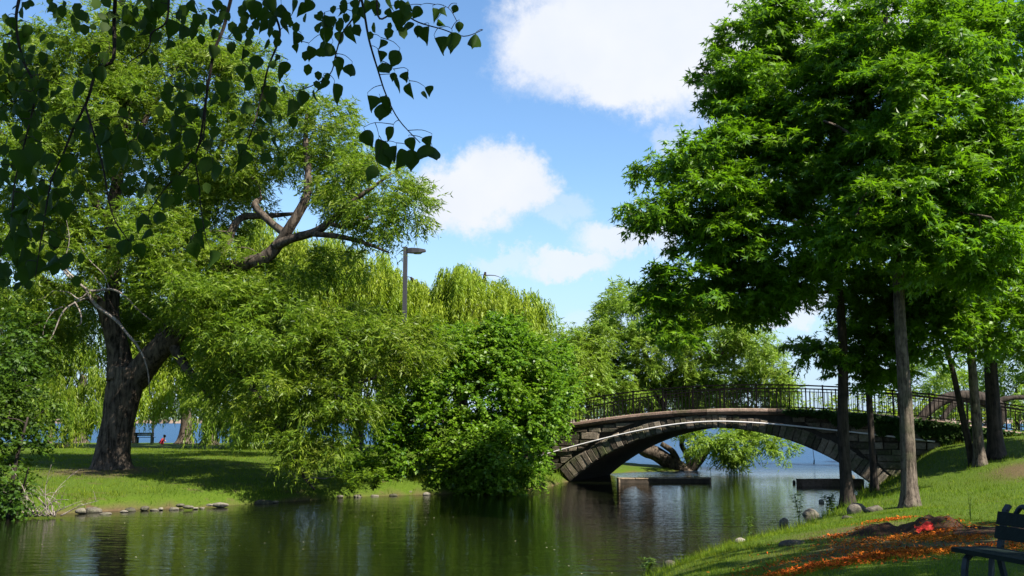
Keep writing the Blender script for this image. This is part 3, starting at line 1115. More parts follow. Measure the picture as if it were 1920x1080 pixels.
def grow_limbs_on(mb, wood, C, rmax, take):
    rs_ = random.Random(3)
    nodes, nrad = [], []
    for pts, rad in wood:
        sp = spline(pts, 5)
        rr = lerp_list(rad, 5) if len(rad) == len(pts) and len(pts) > 2 else list(np.linspace(rad[0], rad[-1], len(sp)))
        s0 = len(sp) // 3
        nodes += [tuple(p) for p in sp[s0:]]
        nrad += list(rr[s0:])
    nodes = np.array(nodes)
    nrad = np.array(nrad)
    if take < 1:
        C = C[RNG.random(len(C)) < take]
    dmin = np.array([np.min(np.linalg.norm(nodes - c, axis=1)) for c in C])
    for i in np.argsort(dmin):
        c = C[i]
        dd = np.linalg.norm(nodes - c, axis=1)
        j = int(np.argmin(dd))
        a, b = Vector(nodes[j]), Vector(c)
        ln = (b - a).length
        if ln < .12:
            continue
        r0 = min(nrad[j] * .7, rmax, .012 + ln * .022)
        m1 = a.lerp(b, .45) + Vector((rs_.uniform(-.12, .12), rs_.uniform(-.12, .12), rs_.uniform(0, .15))) * ln
        sp = spline([a, m1, b], 3)
        rr = [r0 + (.009 - r0) * k / (len(sp) - 1) for k in range(len(sp))]
        mb.tube(sp, rr, 5, False)
        nodes = np.vstack([nodes, np.array([tuple(p) for p in sp[2:]])])
        nrad = np.concatenate([nrad, rr[2:]])


def A(*q):
    """list of (px, py, Y) -> points"""
    return [at(*p) for p in q]


# --- the great willow on the island
base = Vector((BIG.x, BIG.y, hl(BIG.x, BIG.y) - .15))
TY = BIG.y
print('big willow at', base)
bw_trunks = [
    (A((208, 896, TY), (211, 850, TY), (223, 790, TY), (234, 735, TY), (243, 690, TY)), [.70, .66, .61, .70, .72], .75, 30),
    (A((226, 712, TY), (222, 660, TY), (210, 610, TY - .3), (192, 565, TY - .5)), [.60, .46, .38, .28], 0, 18),
    (A((250, 712, TY), (285, 668, TY - .3), (320, 635, TY - .6), (352, 600, TY - 1), (395, 555, TY - 1.4)), [.56, .50, .44, .38, .33], 0, 18),
]
bw_limbs = [
    (A((385, 565, TY - 1.4), (405, 515, TY - 1.8), (450, 497, TY - 2.2), (495, 484, TY - 2.6), (525, 455, TY - 2.8), (548, 420, TY - 3), (574, 372, TY - 3), (578, 325, TY - 2.8), (573, 270, TY - 2.5), (575, 215, TY - 2)),
     [.36, .33, .30, .27, .22, .20, .17, .14, .11, .07]),
    (A((515, 462, TY - 2.8), (545, 448, TY - 3.2), (595, 432, TY - 3.6), (632, 402, TY - 3.9), (665, 375, TY - 4.1), (700, 350, TY - 4.2), (735, 325, TY - 4.2)), [.19, .17, .15, .13, .10, .07, .03]),
    (A((585, 438, TY - 3.6), (640, 444, TY - 4), (690, 458, TY - 4.3), (730, 474, TY - 4.5)), [.12, .10, .07, .03]),
    (A((615, 418, TY - 3.8), (650, 425, TY - 3.8), (690, 408, TY - 3.6), (740, 395, TY - 3.4)), [.10, .08, .06, .03]),
    (A((535, 438, TY - 2.9), (500, 410, TY - 2.4), (478, 385, TY - 2.0), (490, 372, TY - 1.6)), [.16, .14, .15, .07]),
    (A((395, 548, TY - 1.5), (425, 460, TY - 1.0), (450, 410, TY - .6), (500, 405, TY - .2), (560, 400, TY + .2)), [.22, .18, .15, .12, .06]),
    (A((222, 655, TY), (207, 590, TY + .3), (214, 510, TY + .6), (208, 420, TY + .9), (222, 330, TY + 1), (232, 245, TY + 1), (246, 170, TY + 1)), [.40, .34, .30, .28, .24, .17, .08]),
    (A((225, 330, TY + 1), (262, 245, TY + .6), (290, 195, TY + .4), (330, 130, TY)), [.15, .12, .09, .04]),
    (A((226, 290, TY + 1), (190, 210, TY + 1.2), (150, 130, TY + 1.4)), [.14, .10, .04]),
    (A((210, 430, TY + 1), (150, 330, TY + 1.4), (100, 230, TY + 1.6)), [.20, .14, .05]),
    (A((320, 640, TY - .6), (348, 688, TY - 1), (382, 728, TY - 1.3), (405, 760, TY - 1.6)), [.24, .18, .10, .03]),
    (A((370, 590, TY - 1.2), (420, 640, TY - 1.8), (480, 660, TY - 2.6), (540, 690, TY - 3.4), (600, 714, TY - 4), (660, 718, TY - 4.4), (705, 708, TY - 4.6)), [.26, .20, .17, .15, .13, .09, .04]),
    (A((385, 668, TY - 1.4), (430, 690, TY - 1.8), (468, 722, TY - 2.2), (520, 800, TY - 4), (560, 880, TY - 4.6), (590, 918, TY - 5)), [.17, .14, .12, .09, .06, .03]),
    (A((195, 575, TY - .4), (150, 545, TY - .6), (100, 535, TY - .8), (50, 500, TY - 1)), [.26, .18, .12, .05]),
    (A((300, 640, TY), (350, 560, TY + .6), (380, 450, TY + 1), (400, 330, TY + 1.2), (430, 220, TY + 1)), [.30, .26, .20, .14, .06]),
]
bw_lobes = [
    # upper crown
    (95, 120, 41.5, 85, 70, 2.6), (205, 65, 42, 80, 55, 2.6), (320, 70, 42, 75, 55, 2.4), (420, 110, 41.5, 60, 55, 2.2), (20, 130, 42, 60, 90, 2.6),
    (60, 420, 46, 80, 60, 2.4), (180, 400, 46, 80, 60, 2.4), (300, 380, 46, 80, 60, 2.4), (410, 330, 45, 80, 55, 2.2), (140, 270, 46, 80, 60, 2.4), (260, 250, 46, 80, 60, 2.4), (270, 620, 45, 60, 36, 2), (335, 650, 46, 50, 34, 2), (410, 715, 38.5, 48, 38, 1.5), (460, 690, 44, 60, 40, 2), (420, 740, 56, 60, 36, 2), (490, 755, 55, 50, 30, 2),
    (640, 490, 38.6, 60, 22, 1.3), (560, 510, 38.6, 60, 24, 1.3), (325, 520, 35.4, 30, 20, .9), (400, 560, 35.6, 50, 26, 1.2), (440, 625, 36, 50, 28, 1.2), (260, 470, 35.6, 50, 30, 1.1),
    (345, 470, 38.2, 80, 55, 1.8), (410, 510, 38, 70, 50, 1.8), (270, 420, 38.6, 80, 50, 1.8), (500, 620, 42, 90, 50, 2.2), (420, 590, 43, 80, 50, 2.2), (600, 650, 41, 90, 50, 2.2), (350, 610, 48, 80, 45, 2.6), (450, 620, 50, 80, 50, 2.6), (560, 620, 51, 80, 50, 2.6), (300, 560, 47, 80, 45, 2.6), (450, 570, 46, 80, 45, 2.6), (640, 660, 52, 80, 45, 2.6), (200, 590, 47, 70, 40, 2.4), (340, 500, 42.5, 70, 45, 2), (230, 480, 42.5, 80, 50, 2), (120, 590, 43, 70, 45, 2),
    (60, 210, 41, 120, 90, 3), (160, 130, 42, 120, 95, 3.2), (280, 110, 42, 110, 90, 3), (225, 215, 40, 130, 80, 3), (365, 170, 41.5, 105, 90, 2.8),
    (470, 160, 41, 75, 70, 2.4), (530, 245, 40.5, 110, 85, 2.8), (620, 265, 40, 75, 70, 2.4), (430, 290, 40, 95, 75, 2.6),
    (700, 360, 37, 85, 62, 2.2), (765, 385, 36, 46, 42, 1.6), (715, 418, 36, 60, 26, 1.5), (640, 340, 39, 80, 60, 2.4),
    (30, 320, 41, 90, 90, 3), (110, 330, 39.5, 80, 80, 2.4), (330, 330, 40.5, 90, 70, 2.4), (80, 440, 40, 90, 60, 2.4), (310, 450, 40, 80, 60, 2.4), (420, 400, 41.5, 80, 60, 2),
    # skirts to the left of the trunk
    (40, 560, 39, 70, 45, 2), (120, 500, 39, 80, 40, 2), (60, 640, 42, 70, 50, 2),
    # front right skirt of bright hanging sprays
    (330, 560, 39, 70, 50, 2), (420, 570, 38, 80, 55, 2.0), (520, 590, 37.5, 90, 45, 2.0), (610, 605, 37, 85, 42, 2.0), (690, 630, 37, 70, 42, 2.0), (470, 545, 38, 80, 34, 2),
    (430, 640, 37.5, 70, 50, 1.8), (540, 640, 36.5, 85, 50, 2.0), (640, 660, 36, 85, 50, 2.0), (720, 650, 36, 60, 55, 1.8), (765, 650, 37, 50, 50, 1.6), (800, 640, 38, 40, 40, 1.4),
    (520, 730, 36, 55, 40, 1.6), (590, 740, 35.5, 70, 38, 1.6), (670, 740, 36, 60, 40, 1.6),
    (545, 800, 35.3, 50, 36, 1.4), (620, 805, 35.3, 52, 36, 1.4), (570, 850, 35.2, 40, 20, 1.2), (490, 790, 36, 30, 30, 1.2),
]
make_tree('willow_tree', 'great old willow with a thick dark bent trunk and pale dead boughs', 'tree', base, bw_trunks, bw_limbs, bw_lobes,
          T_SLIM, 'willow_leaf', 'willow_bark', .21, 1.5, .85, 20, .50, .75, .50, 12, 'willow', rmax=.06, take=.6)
willow = bpy.data.objects['willow_tree']
# pale dead boughs in front of the fork
dead = [
    (A((112, 495, 38.5), (140, 522, 38.4), (168, 545, 38.3), (205, 542, 38.2), (232, 553, 38.1), (258, 580, 38), (284, 601, 38)), [.05, .06, .075, .07, .06, .045, .02]),
    (A((160, 540, 38.6), (180, 572, 38.6), (215, 598, 38.5), (238, 625, 38.4), (260, 652, 38.3), (276, 690, 38.3), (281, 742, 38.3)), [.10, .11, .10, .085, .065, .045, .02]),
    (A((172, 556, 38.7), (140, 568, 38.6), (118, 585, 38.5), (100, 626, 38.4), (92, 640, 38.4)), [.06, .055, .05, .035, .015]),
    (A((140, 566, 38.6), (150, 585, 38.5), (152, 605, 38.4), (143, 612, 38.4)), [.045, .045, .04, .02]),
    (A((168, 545, 38.3), (148, 560, 38.3), (128, 548, 38.3), (100, 545, 38.3)), [.04, .035, .03, .012]),
    (A((250, 642, 38.3), (262, 640, 38.2), (268, 642, 38.2)), [.03, .02, .012]),
    (A((168, 545, 38.3), (130, 520, 38.4), (115, 500, 38.5), (90, 470, 38.6), (70, 430, 38.6)), [.05, .045, .04, .03, .012]),
    (A((130, 522, 38.4), (122, 490, 38.5), (130, 450, 38.5), (124, 410, 38.5)), [.035, .03, .02, .01]),
    (A((118, 575, 38.5), (100, 585, 38.5), (84, 610, 38.4), (78, 650, 38.4)), [.04, .03, .022, .01]),
    (A((205, 542, 38.2), (195, 515, 38.3), (170, 490, 38.4), (150, 460, 38.5)), [.035, .03, .02, .01]),
    (A((100, 545, 38.3), (80, 560, 38.4), (52, 566, 38.5), (30, 585, 38.5)), [.03, .026, .02, .01]),
    (A((178, 520, 38.6), (196, 545, 38.3), (205, 542, 38.2)), [.02, .03, .03]),
]
for pts, rad in dead:
    b = MB()
    b.tube(spline(pts, 5), [q_ * .68 for q_ in lerp_list(rad, 5)], 7, True, .08, 4)
    b.build('dead_branch', M['dead_wood'], willow, True, base)

# --- weeping willow behind the lamp
WB = Vector((-3.2, 60, hl(-3.2, 60)))
make_tree('weeping_willow', 'bright yellow-green weeping willow with hanging strands behind the lamp post', 'tree', WB,
          [([WB + Vector((0, 0, -.1)), WB + Vector((.1, 0, 3)), WB + Vector((-.2, .2, 6))], [.6, .45, .35], .4, 14)],
          [(A((850, 640, 60), (800, 560, 59.5), (770, 520, 59)), [.3, .2, .06]), (A((860, 640, 60), (900, 560, 59.5), (910, 510, 59)), [.3, .2, .06]),
           (A((860, 650, 60), (960, 590, 59.5), (1000, 550, 59)), [.25, .15, .05])],
          [(880, 545, 59, 85, 48, 2.8), (810, 560, 58.5, 80, 45, 2.6), (930, 570, 58.5, 75, 48, 2.6), (985, 580, 58.5, 42, 42, 2.0), (745, 560, 59, 70, 50, 2.6), (690, 540, 60, 70, 50, 2.6),
           (860, 510, 59, 45, 22, 2), (640, 490, 60, 60, 48, 2.4), (590, 470, 61, 60, 45, 2.4), (690, 495, 60, 50, 30, 2.2), (530, 490, 61, 60, 50, 2.2), (735, 525, 60, 40, 26, 2), (600, 540, 60, 80, 40, 2.2), (500, 430, 61, 50, 40, 2), (900, 620, 58, 120, 40, 2.5), (1005, 620, 58.5, 24, 30, 1.5)],
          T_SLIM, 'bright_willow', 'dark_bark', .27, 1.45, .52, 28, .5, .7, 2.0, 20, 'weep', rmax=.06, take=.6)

# --- willow leaning over the lake beyond the arch
LB = Vector((9.6, 58.2, hl(9.6, 58.2)))
LY = 58.2
make_tree('lake_willow', 'light green willow with a crooked low trunk leaning over the lake beyond the footbridge', 'tree', LB,
          [(A((1292, 890, LY), (1262, 872, LY), (1232, 852, LY), (1205, 838, LY), (1222, 800, LY), (1240, 750, LY)), [.52, .46, .42, .40, .40, .38], 0, 14)],
          [(A((1290, 884, LY), (1312, 860, LY - .4), (1330, 838, LY - .8), (1360, 824, LY - 1.4), (1400, 822, LY - 2)), [.40, .30, .22, .15, .06]),
           (A((1275, 876, LY), (1262, 848, LY - .2), (1240, 832, LY - .3)), [.22, .18, .14]),
           (A((1296, 880, LY), (1286, 850, LY), (1278, 830, LY), (1295, 800, LY)), [.2, .16, .14, .08]),
           (A((1240, 755, LY), (1255, 712, LY), (1285, 690, LY - .4), (1330, 668, LY - .8), (1385, 655, LY - 1)), [.34, .28, .22, .14, .05]),
           (A((1240, 752, LY), (1222, 700, LY), (1205, 640, LY), (1215, 590, LY)), [.28, .2, .14, .05]),
           (A((1228, 735, LY), (1200, 705, LY), (1160, 680, LY), (1120, 650, LY)), [.22, .16, .1, .04]),
           (A((1255, 715, LY), (1290, 720, LY), (1340, 700, LY), (1420, 700, LY)), [.18, .14, .1, .04])],
          [(1080, 670, 55.5, 46, 44, 2.0), (1045, 655, 56, 36, 40, 1.8), (1090, 735, 54.6, 40, 36, 1.6), (1190, 585, 58, 75, 48, 2.6), (1262, 575, 58.5, 75, 55, 2.6), (1140, 640, 57.5, 60, 42, 2.2), (1330, 620, 58, 80, 60, 2.6), (1405, 650, 57.5, 52, 55, 2.4), (1240, 650, 57.5, 80, 45, 2.4),
           (1440, 700, 57.5, 36, 40, 2), (1170, 700, 57.5, 70, 50, 2.2), (1330, 710, 58.5, 80, 40, 2), (1115, 700, 57, 45, 60, 2), (1230, 745, 59.5, 90, 30, 1.8), (1360, 745, 58.5, 85, 28, 1.6), (1455, 740, 58, 30, 28, 1.6),
           (1320, 822, 55.8, 44, 24, 1.3), (1375, 830, 55.4, 48, 26, 1.3), (1428, 824, 55.2, 42, 18, 1.1), (1470, 838, 55, 26, 9, .7), (1385, 856, 55.2, 28, 12, .8)],
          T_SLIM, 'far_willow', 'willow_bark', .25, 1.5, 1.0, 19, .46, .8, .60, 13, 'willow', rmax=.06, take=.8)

# --- round shrub-like tree spilling over the bank beside the bridge
SB = Vector((-1.6, 44.3, hl(-1.6, 44.3)))
make_tree('bank_shrub', 'big round-leaved green shrub spilling down the bank beside the footbridge', 'shrub', SB,
          [([SB + Vector((0, 0, -.1)), SB + Vector((.2, -.2, 1.4)), SB + Vector((.1, -.1, 3.2))], [.20, .15, .08], .2, 10),
           ([SB + Vector((.4, 0, -.1)), SB + Vector((1.2, -.6, 1.2)), SB + Vector((2.2, -1.0, 2.6))], [.16, .12, .06], .2, 8),
           ([SB + Vector((-.4, 0, -.1)), SB + Vector((-1.4, -.3, 1.2)), SB + Vector((-2.4, -.6, 2.4))], [.16, .12, .06], .2, 8)],
          [],
          [(900, 655, 44, 95, 50, 2.2), (985, 675, 44, 80, 52, 2.0), (835, 690, 43.5, 70, 55, 1.9), (780, 735, 43.2, 55, 50, 1.7), (905, 745, 42.4, 90, 60, 1.7), (1000, 750, 43, 70, 55, 1.7),
           (1030, 740, 44.5, 40, 40, 1.4), (880, 825, 41.4, 70, 50, 1.4), (950, 850, 40.6, 70, 48, 1.4), (992, 835, 42.2, 38, 55, 1.2), (820, 800, 42, 45, 45, 1.2), (930, 895, 40.0, 50, 26, 1.0),
           (740, 790, 43, 40, 44, 1.2), (770, 850, 42, 44, 42, 1.1), (720, 860, 42, 38, 34, .9), (690, 885, 41, 34, 24, .7), (655, 862, 41.5, 34, 28, .8), (1015, 700, 45, 50, 40, 1.5), (1060, 735, 46.5, 34, 36, 1.2), (940, 615, 44, 40, 22, 1.2), (850, 640, 43.6, 40, 24, 1.2), (970, 790, 41.6, 60, 30, 1.2), (1030, 790, 43.6, 30, 30, 1.0), (900, 920, 39.8, 34, 16, .7), (985, 900, 40.2, 30, 22, .8), (860, 880, 40.6, 36, 28, .9)],
          T_OVAL, 'bush_leaf', 'dark_bark', .145, 1.3, 1.6, 16, .36, .75, .45, 9, 'round', rmax=.04, take=.7, zmin=.12)

# --- oaks on the right bank
def ground_px(px, py, zguess=.8):
    d = ray(px, py)
    Y0 = None
    for k in range(1200):
        Y = 7 + k * .05
        z = CAM_H + d.z / d.y * Y
        if z < hr(d.x / d.y * Y, Y):
            return Vector((d.x / d.y * Y, Y, z))
    return on_z(px, py, zguess)


def oak(px, py, r, top, label, lobes, limbs, seed, dens=.5, per=9, bark='oak_bark', lean=0, flare=.75, zmin=None):
    g = ground_px(px, py)
    b0 = Vector((g.x, g.y, hr(g.x, g.y) - .12))
    pts = [b0]
    H = top
    rs_ = random.Random(seed)
    for k in range(1, 7):
        f = k / 6
        pts.append(b0 + Vector((lean * H * f + rs_.uniform(-.06, .06), rs_.uniform(-.1, .1), H * f)))
    rad = [r * (1 - .80 * (k / 6) ** 1.1) for k in range(7)]
    lm = []
    for (f, dx, dy, dz, r0) in limbs:
        s = b0 + Vector((lean * H * f, 0, H * f))
        lm.append(([s, s + Vector((dx * .35, dy * .35, dz * .35 + .25)), s + Vector((dx * .7, dy * .7, dz * .75 + .2)), s + Vector((dx, dy, dz))], [r0, r0 * .7, r0 * .45, .03]))
    print('oak base', tuple(round(q, 2) for q in b0))
    return make_tree('oak_tree', label, 'tree', b0, [(pts, rad, flare, 18)], lm, lobes, T_OAK, 'oak_leaf', bark, .205, 1.15,
                     dens * 2.7, per * 2 - 2, .46, .38, .42, 8, 'oak', 'oaks on the right bank', .06, .35, None, .6, None, zmin)


oak(1590, 948, .20, 15.5, 'straight oak with a shade-darkened trunk at the water edge whose boughs reach out over the bridge arch',
    [(1245, 395, 28, 75, 20, 1.5), (1325, 372, 28.5, 75, 26, 1.9), (1275, 308, 29, 75, 24, 1.8), (1375, 290, 29.5, 80, 36, 2.2), (1370, 405, 28.5, 95, 42, 2.0), (1365, 160, 30.5, 70, 50, 1.8), (1395, 228, 30, 75, 34, 2.0),
     (1350, 455, 29, 70, 26, 1.8), (1430, 470, 29, 95, 45, 2.2), (1410, 70, 31, 75, 62, 2.0), (1450, 170, 30, 80, 75, 2.2), (1470, 320, 29, 95, 65, 2.2), (1500, 60, 31, 90, 75, 2.2), (1545, 230, 29, 90, 80, 2.2),
     (1560, 390, 28.5, 80, 60, 1.8), (1272, 530, 28.5, 50, 26, 1.4), (1250, 580, 28.2, 42, 28, 1.2), (1320, 560, 29, 55, 30, 1.5), (1400, 545, 29, 70, 35, 1.8), (1282, 632, 28.0, 30, 16, .9), (1490, 530, 30, 80, 26, 1.8), (1430, 575, 29.5, 35, 22, 1.2)],
    [(.58, -5.0, -1.4, .6, .09), (.50, -4.6, -1.5, -.5, .08), (.62, -4.6, -.5, 1.4, .08), (.72, -3.6, .2, 1.8, .07), (.55, 2.5, -1.5, 1.0, .07), (.46, -4.9, -1.8, -1.4, .07), (.66, 1.5, 2.0, 1.5, .06)], 1, bark='dark_bark')  # darker bark puts the shade on this trunk into its colour
oak(1706, 950, .205, 15, 'oak with a pale sunlit grey-brown trunk standing alone on the lawn',
    [(1640, 60, 28, 110, 80, 2.4), (1745, 110, 27.5, 110, 90, 2.4), (1650, 190, 27, 90, 60, 2.2), (1720, 250, 26.3, 105, 62, 2.2), (1630, 300, 26.8, 80, 50, 1.8), (1800, 230, 27, 95, 80, 2.2), (1660, 380, 26, 85, 48, 1.8), (1760, 360, 26, 95, 52, 2.0),
     (1850, 330, 27, 80, 60, 2.0), (1775, 590, 31.5, 55, 28, 1.5), (1790, 500, 31, 70, 50, 1.6), (1740, 430, 31, 70, 50, 1.6), (1620, 440, 26, 60, 34, 1.4), (1700, 440, 25.6, 62, 28, 1.4), (1790, 450, 26, 80, 42, 1.8), (1860, 440, 27, 70, 50, 1.8), (1735, 500, 25.8, 30, 18, .9), (1850, 505, 26.5, 60, 24, 1.4), (1850, 90, 28.5, 90, 80, 2.2), (1580, 120, 28, 60, 60, 1.8)],
    [(.50, -1.8, -2.0, .2, .09), (.55, 2.6, -1.5, .8, .10), (.6, -2.2, -1.0, 1.5, .09), (.52, 1.4, -2.6, -.3, .08), (.7, 2.0, 1.5, 1.2, .08), (.45, 2.8, -1.0, -.6, .08)], 2)
oak(1640, 922, .125, 13, 'slender dark oak behind the first two trunks beside the bridge railing',
    [(1620, 560, 34, 55, 30, 1.6), (1545, 665, 33.5, 40, 18, 1.0), (1515, 655, 33.5, 30, 10, .7), (1610, 640, 34, 50, 30, 1.2), (1660, 610, 34, 50, 40, 1.4), (1600, 700, 34, 40, 22, 1.0), (1600, 490, 34, 90, 40, 2), (1660, 690, 34, 34, 24, 1.0), (1700, 560, 34, 50, 30, 1.5)],
    [(.42, -1.6, -.2, -.7, .06), (.48, -1.0, -.6, .2, .06), (.5, 1.2, .2, .3, .06)], 3, .6, 8, 'dark_bark')
oak(1838, 872, .185, 13, 'dark oak with one sunlit edge in the clump of trunks by the bridge end',
    [(1880, 60, 34, 80, 100, 2.8), (1800, 560, 32, 80, 32, 1.8), (1890, 220, 33.5, 70, 90, 2.4), (1760, 650, 31.5, 34, 26, 1.0), (1740, 600, 32, 50, 28, 1.2), (1850, 620, 33, 70, 40, 1.6), (1890, 540, 33, 60, 50, 1.8), (1800, 40, 34, 90, 80, 2.6)],
    [(.45, -2.0, -1.0, -.2, .08), (.5, 1.5, -1.0, .5, .08)], 4, .5, 8, 'oak_bark', -.03)
oak(1868, 858, .27, 14, 'thick dark oak rearmost in the clump of trunks by the bridge end',
    [(1905, 640, 36, 60, 30, 1.6), (1900, 400, 36, 70, 90, 2.6), (1820, 330, 36, 90, 90, 2.6), (1700, 350, 36, 100, 90, 2.4), (1560, 300, 37, 110, 110, 2.6), (1800, 520, 39, 100, 50, 2.6), (1880, 450, 38.5, 110, 60, 2.6), (1720, 540, 39.5, 90, 40, 2.2), (1640, 600, 41, 60, 30, 1.8), (2040, 500, 35, 110, 70, 2.8), (2150, 480, 34.5, 90, 60, 2.6), (1980, 400, 36, 100, 80, 2.6), (2060, 580, 36, 80, 40, 2), (1900, 560, 37, 60, 40, 2), (1700, 480, 37, 100, 40, 2)],
    [(.5, -2.5, .6, .5, .09), (.55, 1.5, .5, .8, .08)], 5, .33, 7, 'dark_bark')
oak(1826, 872, .125, 11, 'thin dark oak leaning left out of the clump of trunks by the bridge end',
    [(1730, 540, 33, 60, 34, 1.4), (1770, 480, 33, 70, 36, 1.6), (1700, 650, 33, 40, 24, 1.0)],
    [(.6, -1.4, .2, .3, .05)], 6, .5, 7, 'dark_bark', -.17)

# --- leaning bough behind the bridge, growing from a low old tree
b0 = br_world(10.5, BR_W + 2.6, 1.2)
lt = tag(empty('leaning_tree', b0), 'bare dark tree with a bough arching down low behind the bridge railing', 'tree')
b = MB()
trunk_tube(b, [b0 + Vector((0, 0, -.6)), *A((1872, 780, 50), (1850, 752, 49.6), (1812, 743, 49.2), (1772, 748, 49), (1735, 775, 48.6), (1712, 806, 48.4))], [.42, .38, .34, .30, .26, .22, .16], 14, 0, .05, 3)
b.build('trunk', M['dark_bark'], lt, True, b0)
b = MB()
b.tube(spline(A((1800, 748, 49.1), (1782, 765, 48.8), (1765, 790, 48.6), (1762, 812, 48.6)), 5), [.16] * 5 + [.13] * 5 + [.10] * 6, 9, True, .05)
b.build('limb', M['dark_bark'], lt, True, b0)
b = MB()
b.tube(spline(A((1872, 752, 50), (1895, 746, 50), (1930, 744, 50), (1980, 730, 50)), 5), [.15] * 5 + [.12] * 5 + [.08] * 6, 9, True, .05)
b.build('limb', M['dark_bark'], lt, True, b0)

# --- willows at the back of the island
back = [
    ((146, 832), 'pale stump-like willow trunk lit by the sun at the back of the island lawn', .62, [(140, 700, 68, 70, 50, 2.6), (70, 690, 69, 65, 50, 2.6), (170, 620, 70, 80, 55, 2.6), (20, 600, 70, 70, 70, 3), (180, 755, 66, 45, 24, 1.6), (110, 750, 66, 55, 26, 1.8), (135, 785, 64, 40, 14, 1.2), (60, 560, 71, 80, 50, 2.6), (100, 640, 68, 80, 40, 2)], 5.5, 80),
    ((346, 828), 'background willow with a wide flared base standing at the lake edge', .55, [(300, 640, 70, 70, 60, 2.6), (350, 690, 69, 65, 45, 2.4), (290, 730, 67, 50, 34, 1.8), (340, 745, 67, 45, 24, 1.6), (400, 640, 71, 80, 60, 2.6), (255, 690, 68, 40, 50, 2), (320, 560, 71, 90, 50, 2.6)], 6.0, 78),
    ((392, 834), 'dark thick-trunked willow just right of the flared one at the lake edge', .55, [(440, 700, 66, 70, 50, 2.4), (500, 650, 67, 80, 60, 2.6), (440, 770, 65, 55, 26, 1.6), (400, 785, 63, 36, 14, 1.2), (470, 795, 62, 60, 16, 1.4), (570, 800, 62, 60, 18, 1.4), (580, 650, 68, 90, 60, 2.6), (650, 740, 64, 60, 50, 2.2), (560, 750, 64, 70, 38, 2), (500, 770, 64, 60, 30, 1.8)], 5.5, 74),
    ((92, 822), 'thin dark-stemmed willow far left at the back of the island lawn', .22, [(40, 740, 71, 55, 30, 1.8), (85, 720, 72, 50, 34, 1.8), (10, 680, 72, 50, 55, 2), (0, 750, 70, 50, 30, 1.6)], 5.0, 80),
    ((668, 835), 'background willow half hidden by the hanging sprays right of the great willow', .4, [(700, 650, 66, 70, 70, 3), (760, 690, 64, 60, 60, 2.6), (640, 600, 67, 70, 60, 3), (720, 770, 62, 40, 40, 2)], 6.0, 66),
]
for i, ((px, py), lab, r, lobes, hgt, Y) in enumerate(back):
    p = at(px, py, Y)
    g = Vector((p.x, p.y, hl(p.x, p.y) - .1))
    make_tree('background_willow', lab, 'tree', g,
              [([g, g + Vector((.1, 0, hgt * .3)), g + Vector((-.1, 0, hgt * .6)), g + Vector((.2, 0, hgt))], [r, r * .8, r * .7, r * .4], .7, 14)],
              [([g + Vector((0, 0, hgt * .6)), g + Vector((-1.2, -1.0, hgt * .8)), g + Vector((-2.2, -2.5, hgt * 1.05))], [r * .45, r * .3, .05]),
               ([g + Vector((0, 0, hgt * .7)), g + Vector((1.2, -.8, hgt * .9)), g + Vector((2.2, -2.0, hgt * 1.1))], [r * .45, r * .3, .05])],
              lobes, T_SLIM, 'bright_willow' if i == 1 else 'willow_leaf', 'willow_bark', .33, 1.7, .42, 16, .7, .8, 1.2, 12, 'weep', 'willows at the back of the island', .08, .45, None, .5)

# --- shrub hanging at the left end of the near shore
g = on_z(-8, 955, .3)
g = Vector((g.x, g.y + .8, hl(g.x, g.y + .8)))
make_tree('shore_shrub', 'leafy shrub with shade-darkened leaf colour leaning over the water far left on the island shore', 'shrub', g,
          [([g + Vector((0, 0, -.1)), g + Vector((.1, 0, 1.5)), g + Vector((.3, .2, 3.0))], [.08, .06, .03], .2, 8),
           ([g + Vector((.1, 0, 0)), g + Vector((.5, -.3, .8)), g + Vector((.8, -.6, 1.5))], [.05, .035, .015], .2, 8)], [],
          [(10, 690, 33, 55, 60, 1.4), (10, 790, 31.5, 56, 48, 1.3), (50, 750, 32, 38, 30, 1.0), (55, 838, 31.5, 28, 24, .8), (5, 890, 30.5, 34, 42, .9), (25, 925, 30.4, 20, 20, .6), (30, 620, 34, 48, 45, 1.2), (-40, 760, 32, 60, 90, 1.5), (0, 940, 30, 24, 26, .6)],
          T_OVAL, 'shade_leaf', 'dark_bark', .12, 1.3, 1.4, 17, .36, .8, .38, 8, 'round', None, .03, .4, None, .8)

# --- shrubs and trees beyond the bridge on the far side
for i, (px, py, Y, rx, ry, lab) in enumerate([
    (1520, 765, 66, 46, 14, 'low light green bush seen through the railing right of the lake willow'),
    (1600, 762, 64, 50, 18, 'light green bush seen through the railing behind the first oak trunk'),
    (1690, 765, 62, 55, 24, 'light green bush seen through the railing behind the sunlit oak trunk'),
    (1775, 768, 62, 50, 26, 'yellow-green bush under the arching bough behind the bridge'),
    (1850, 770, 60, 46, 30, 'yellow-green bush behind the clump of oak trunks'),
]):
    p = at(px, py, Y)
    g = Vector((p.x, p.y, hr(p.x, p.y) - .1))
    make_tree('lakeside_bush', lab, 'shrub', g,
              [([g, g + Vector((0, 0, .6)), g + Vector((.1, 0, 1.6))], [.10, .07, .03], .2, 6)], [],
              [(px, py, Y, rx, ry, 1.2), (px - 15, py + 18, Y - .5, rx * .9, ry, 1.2)], T_OVAL, 'bright_willow', 'dark_bark', .17, 1.0, .7, 9, .4, .8, .5, 7, 'round', 'bushes beyond the bridge', .04)
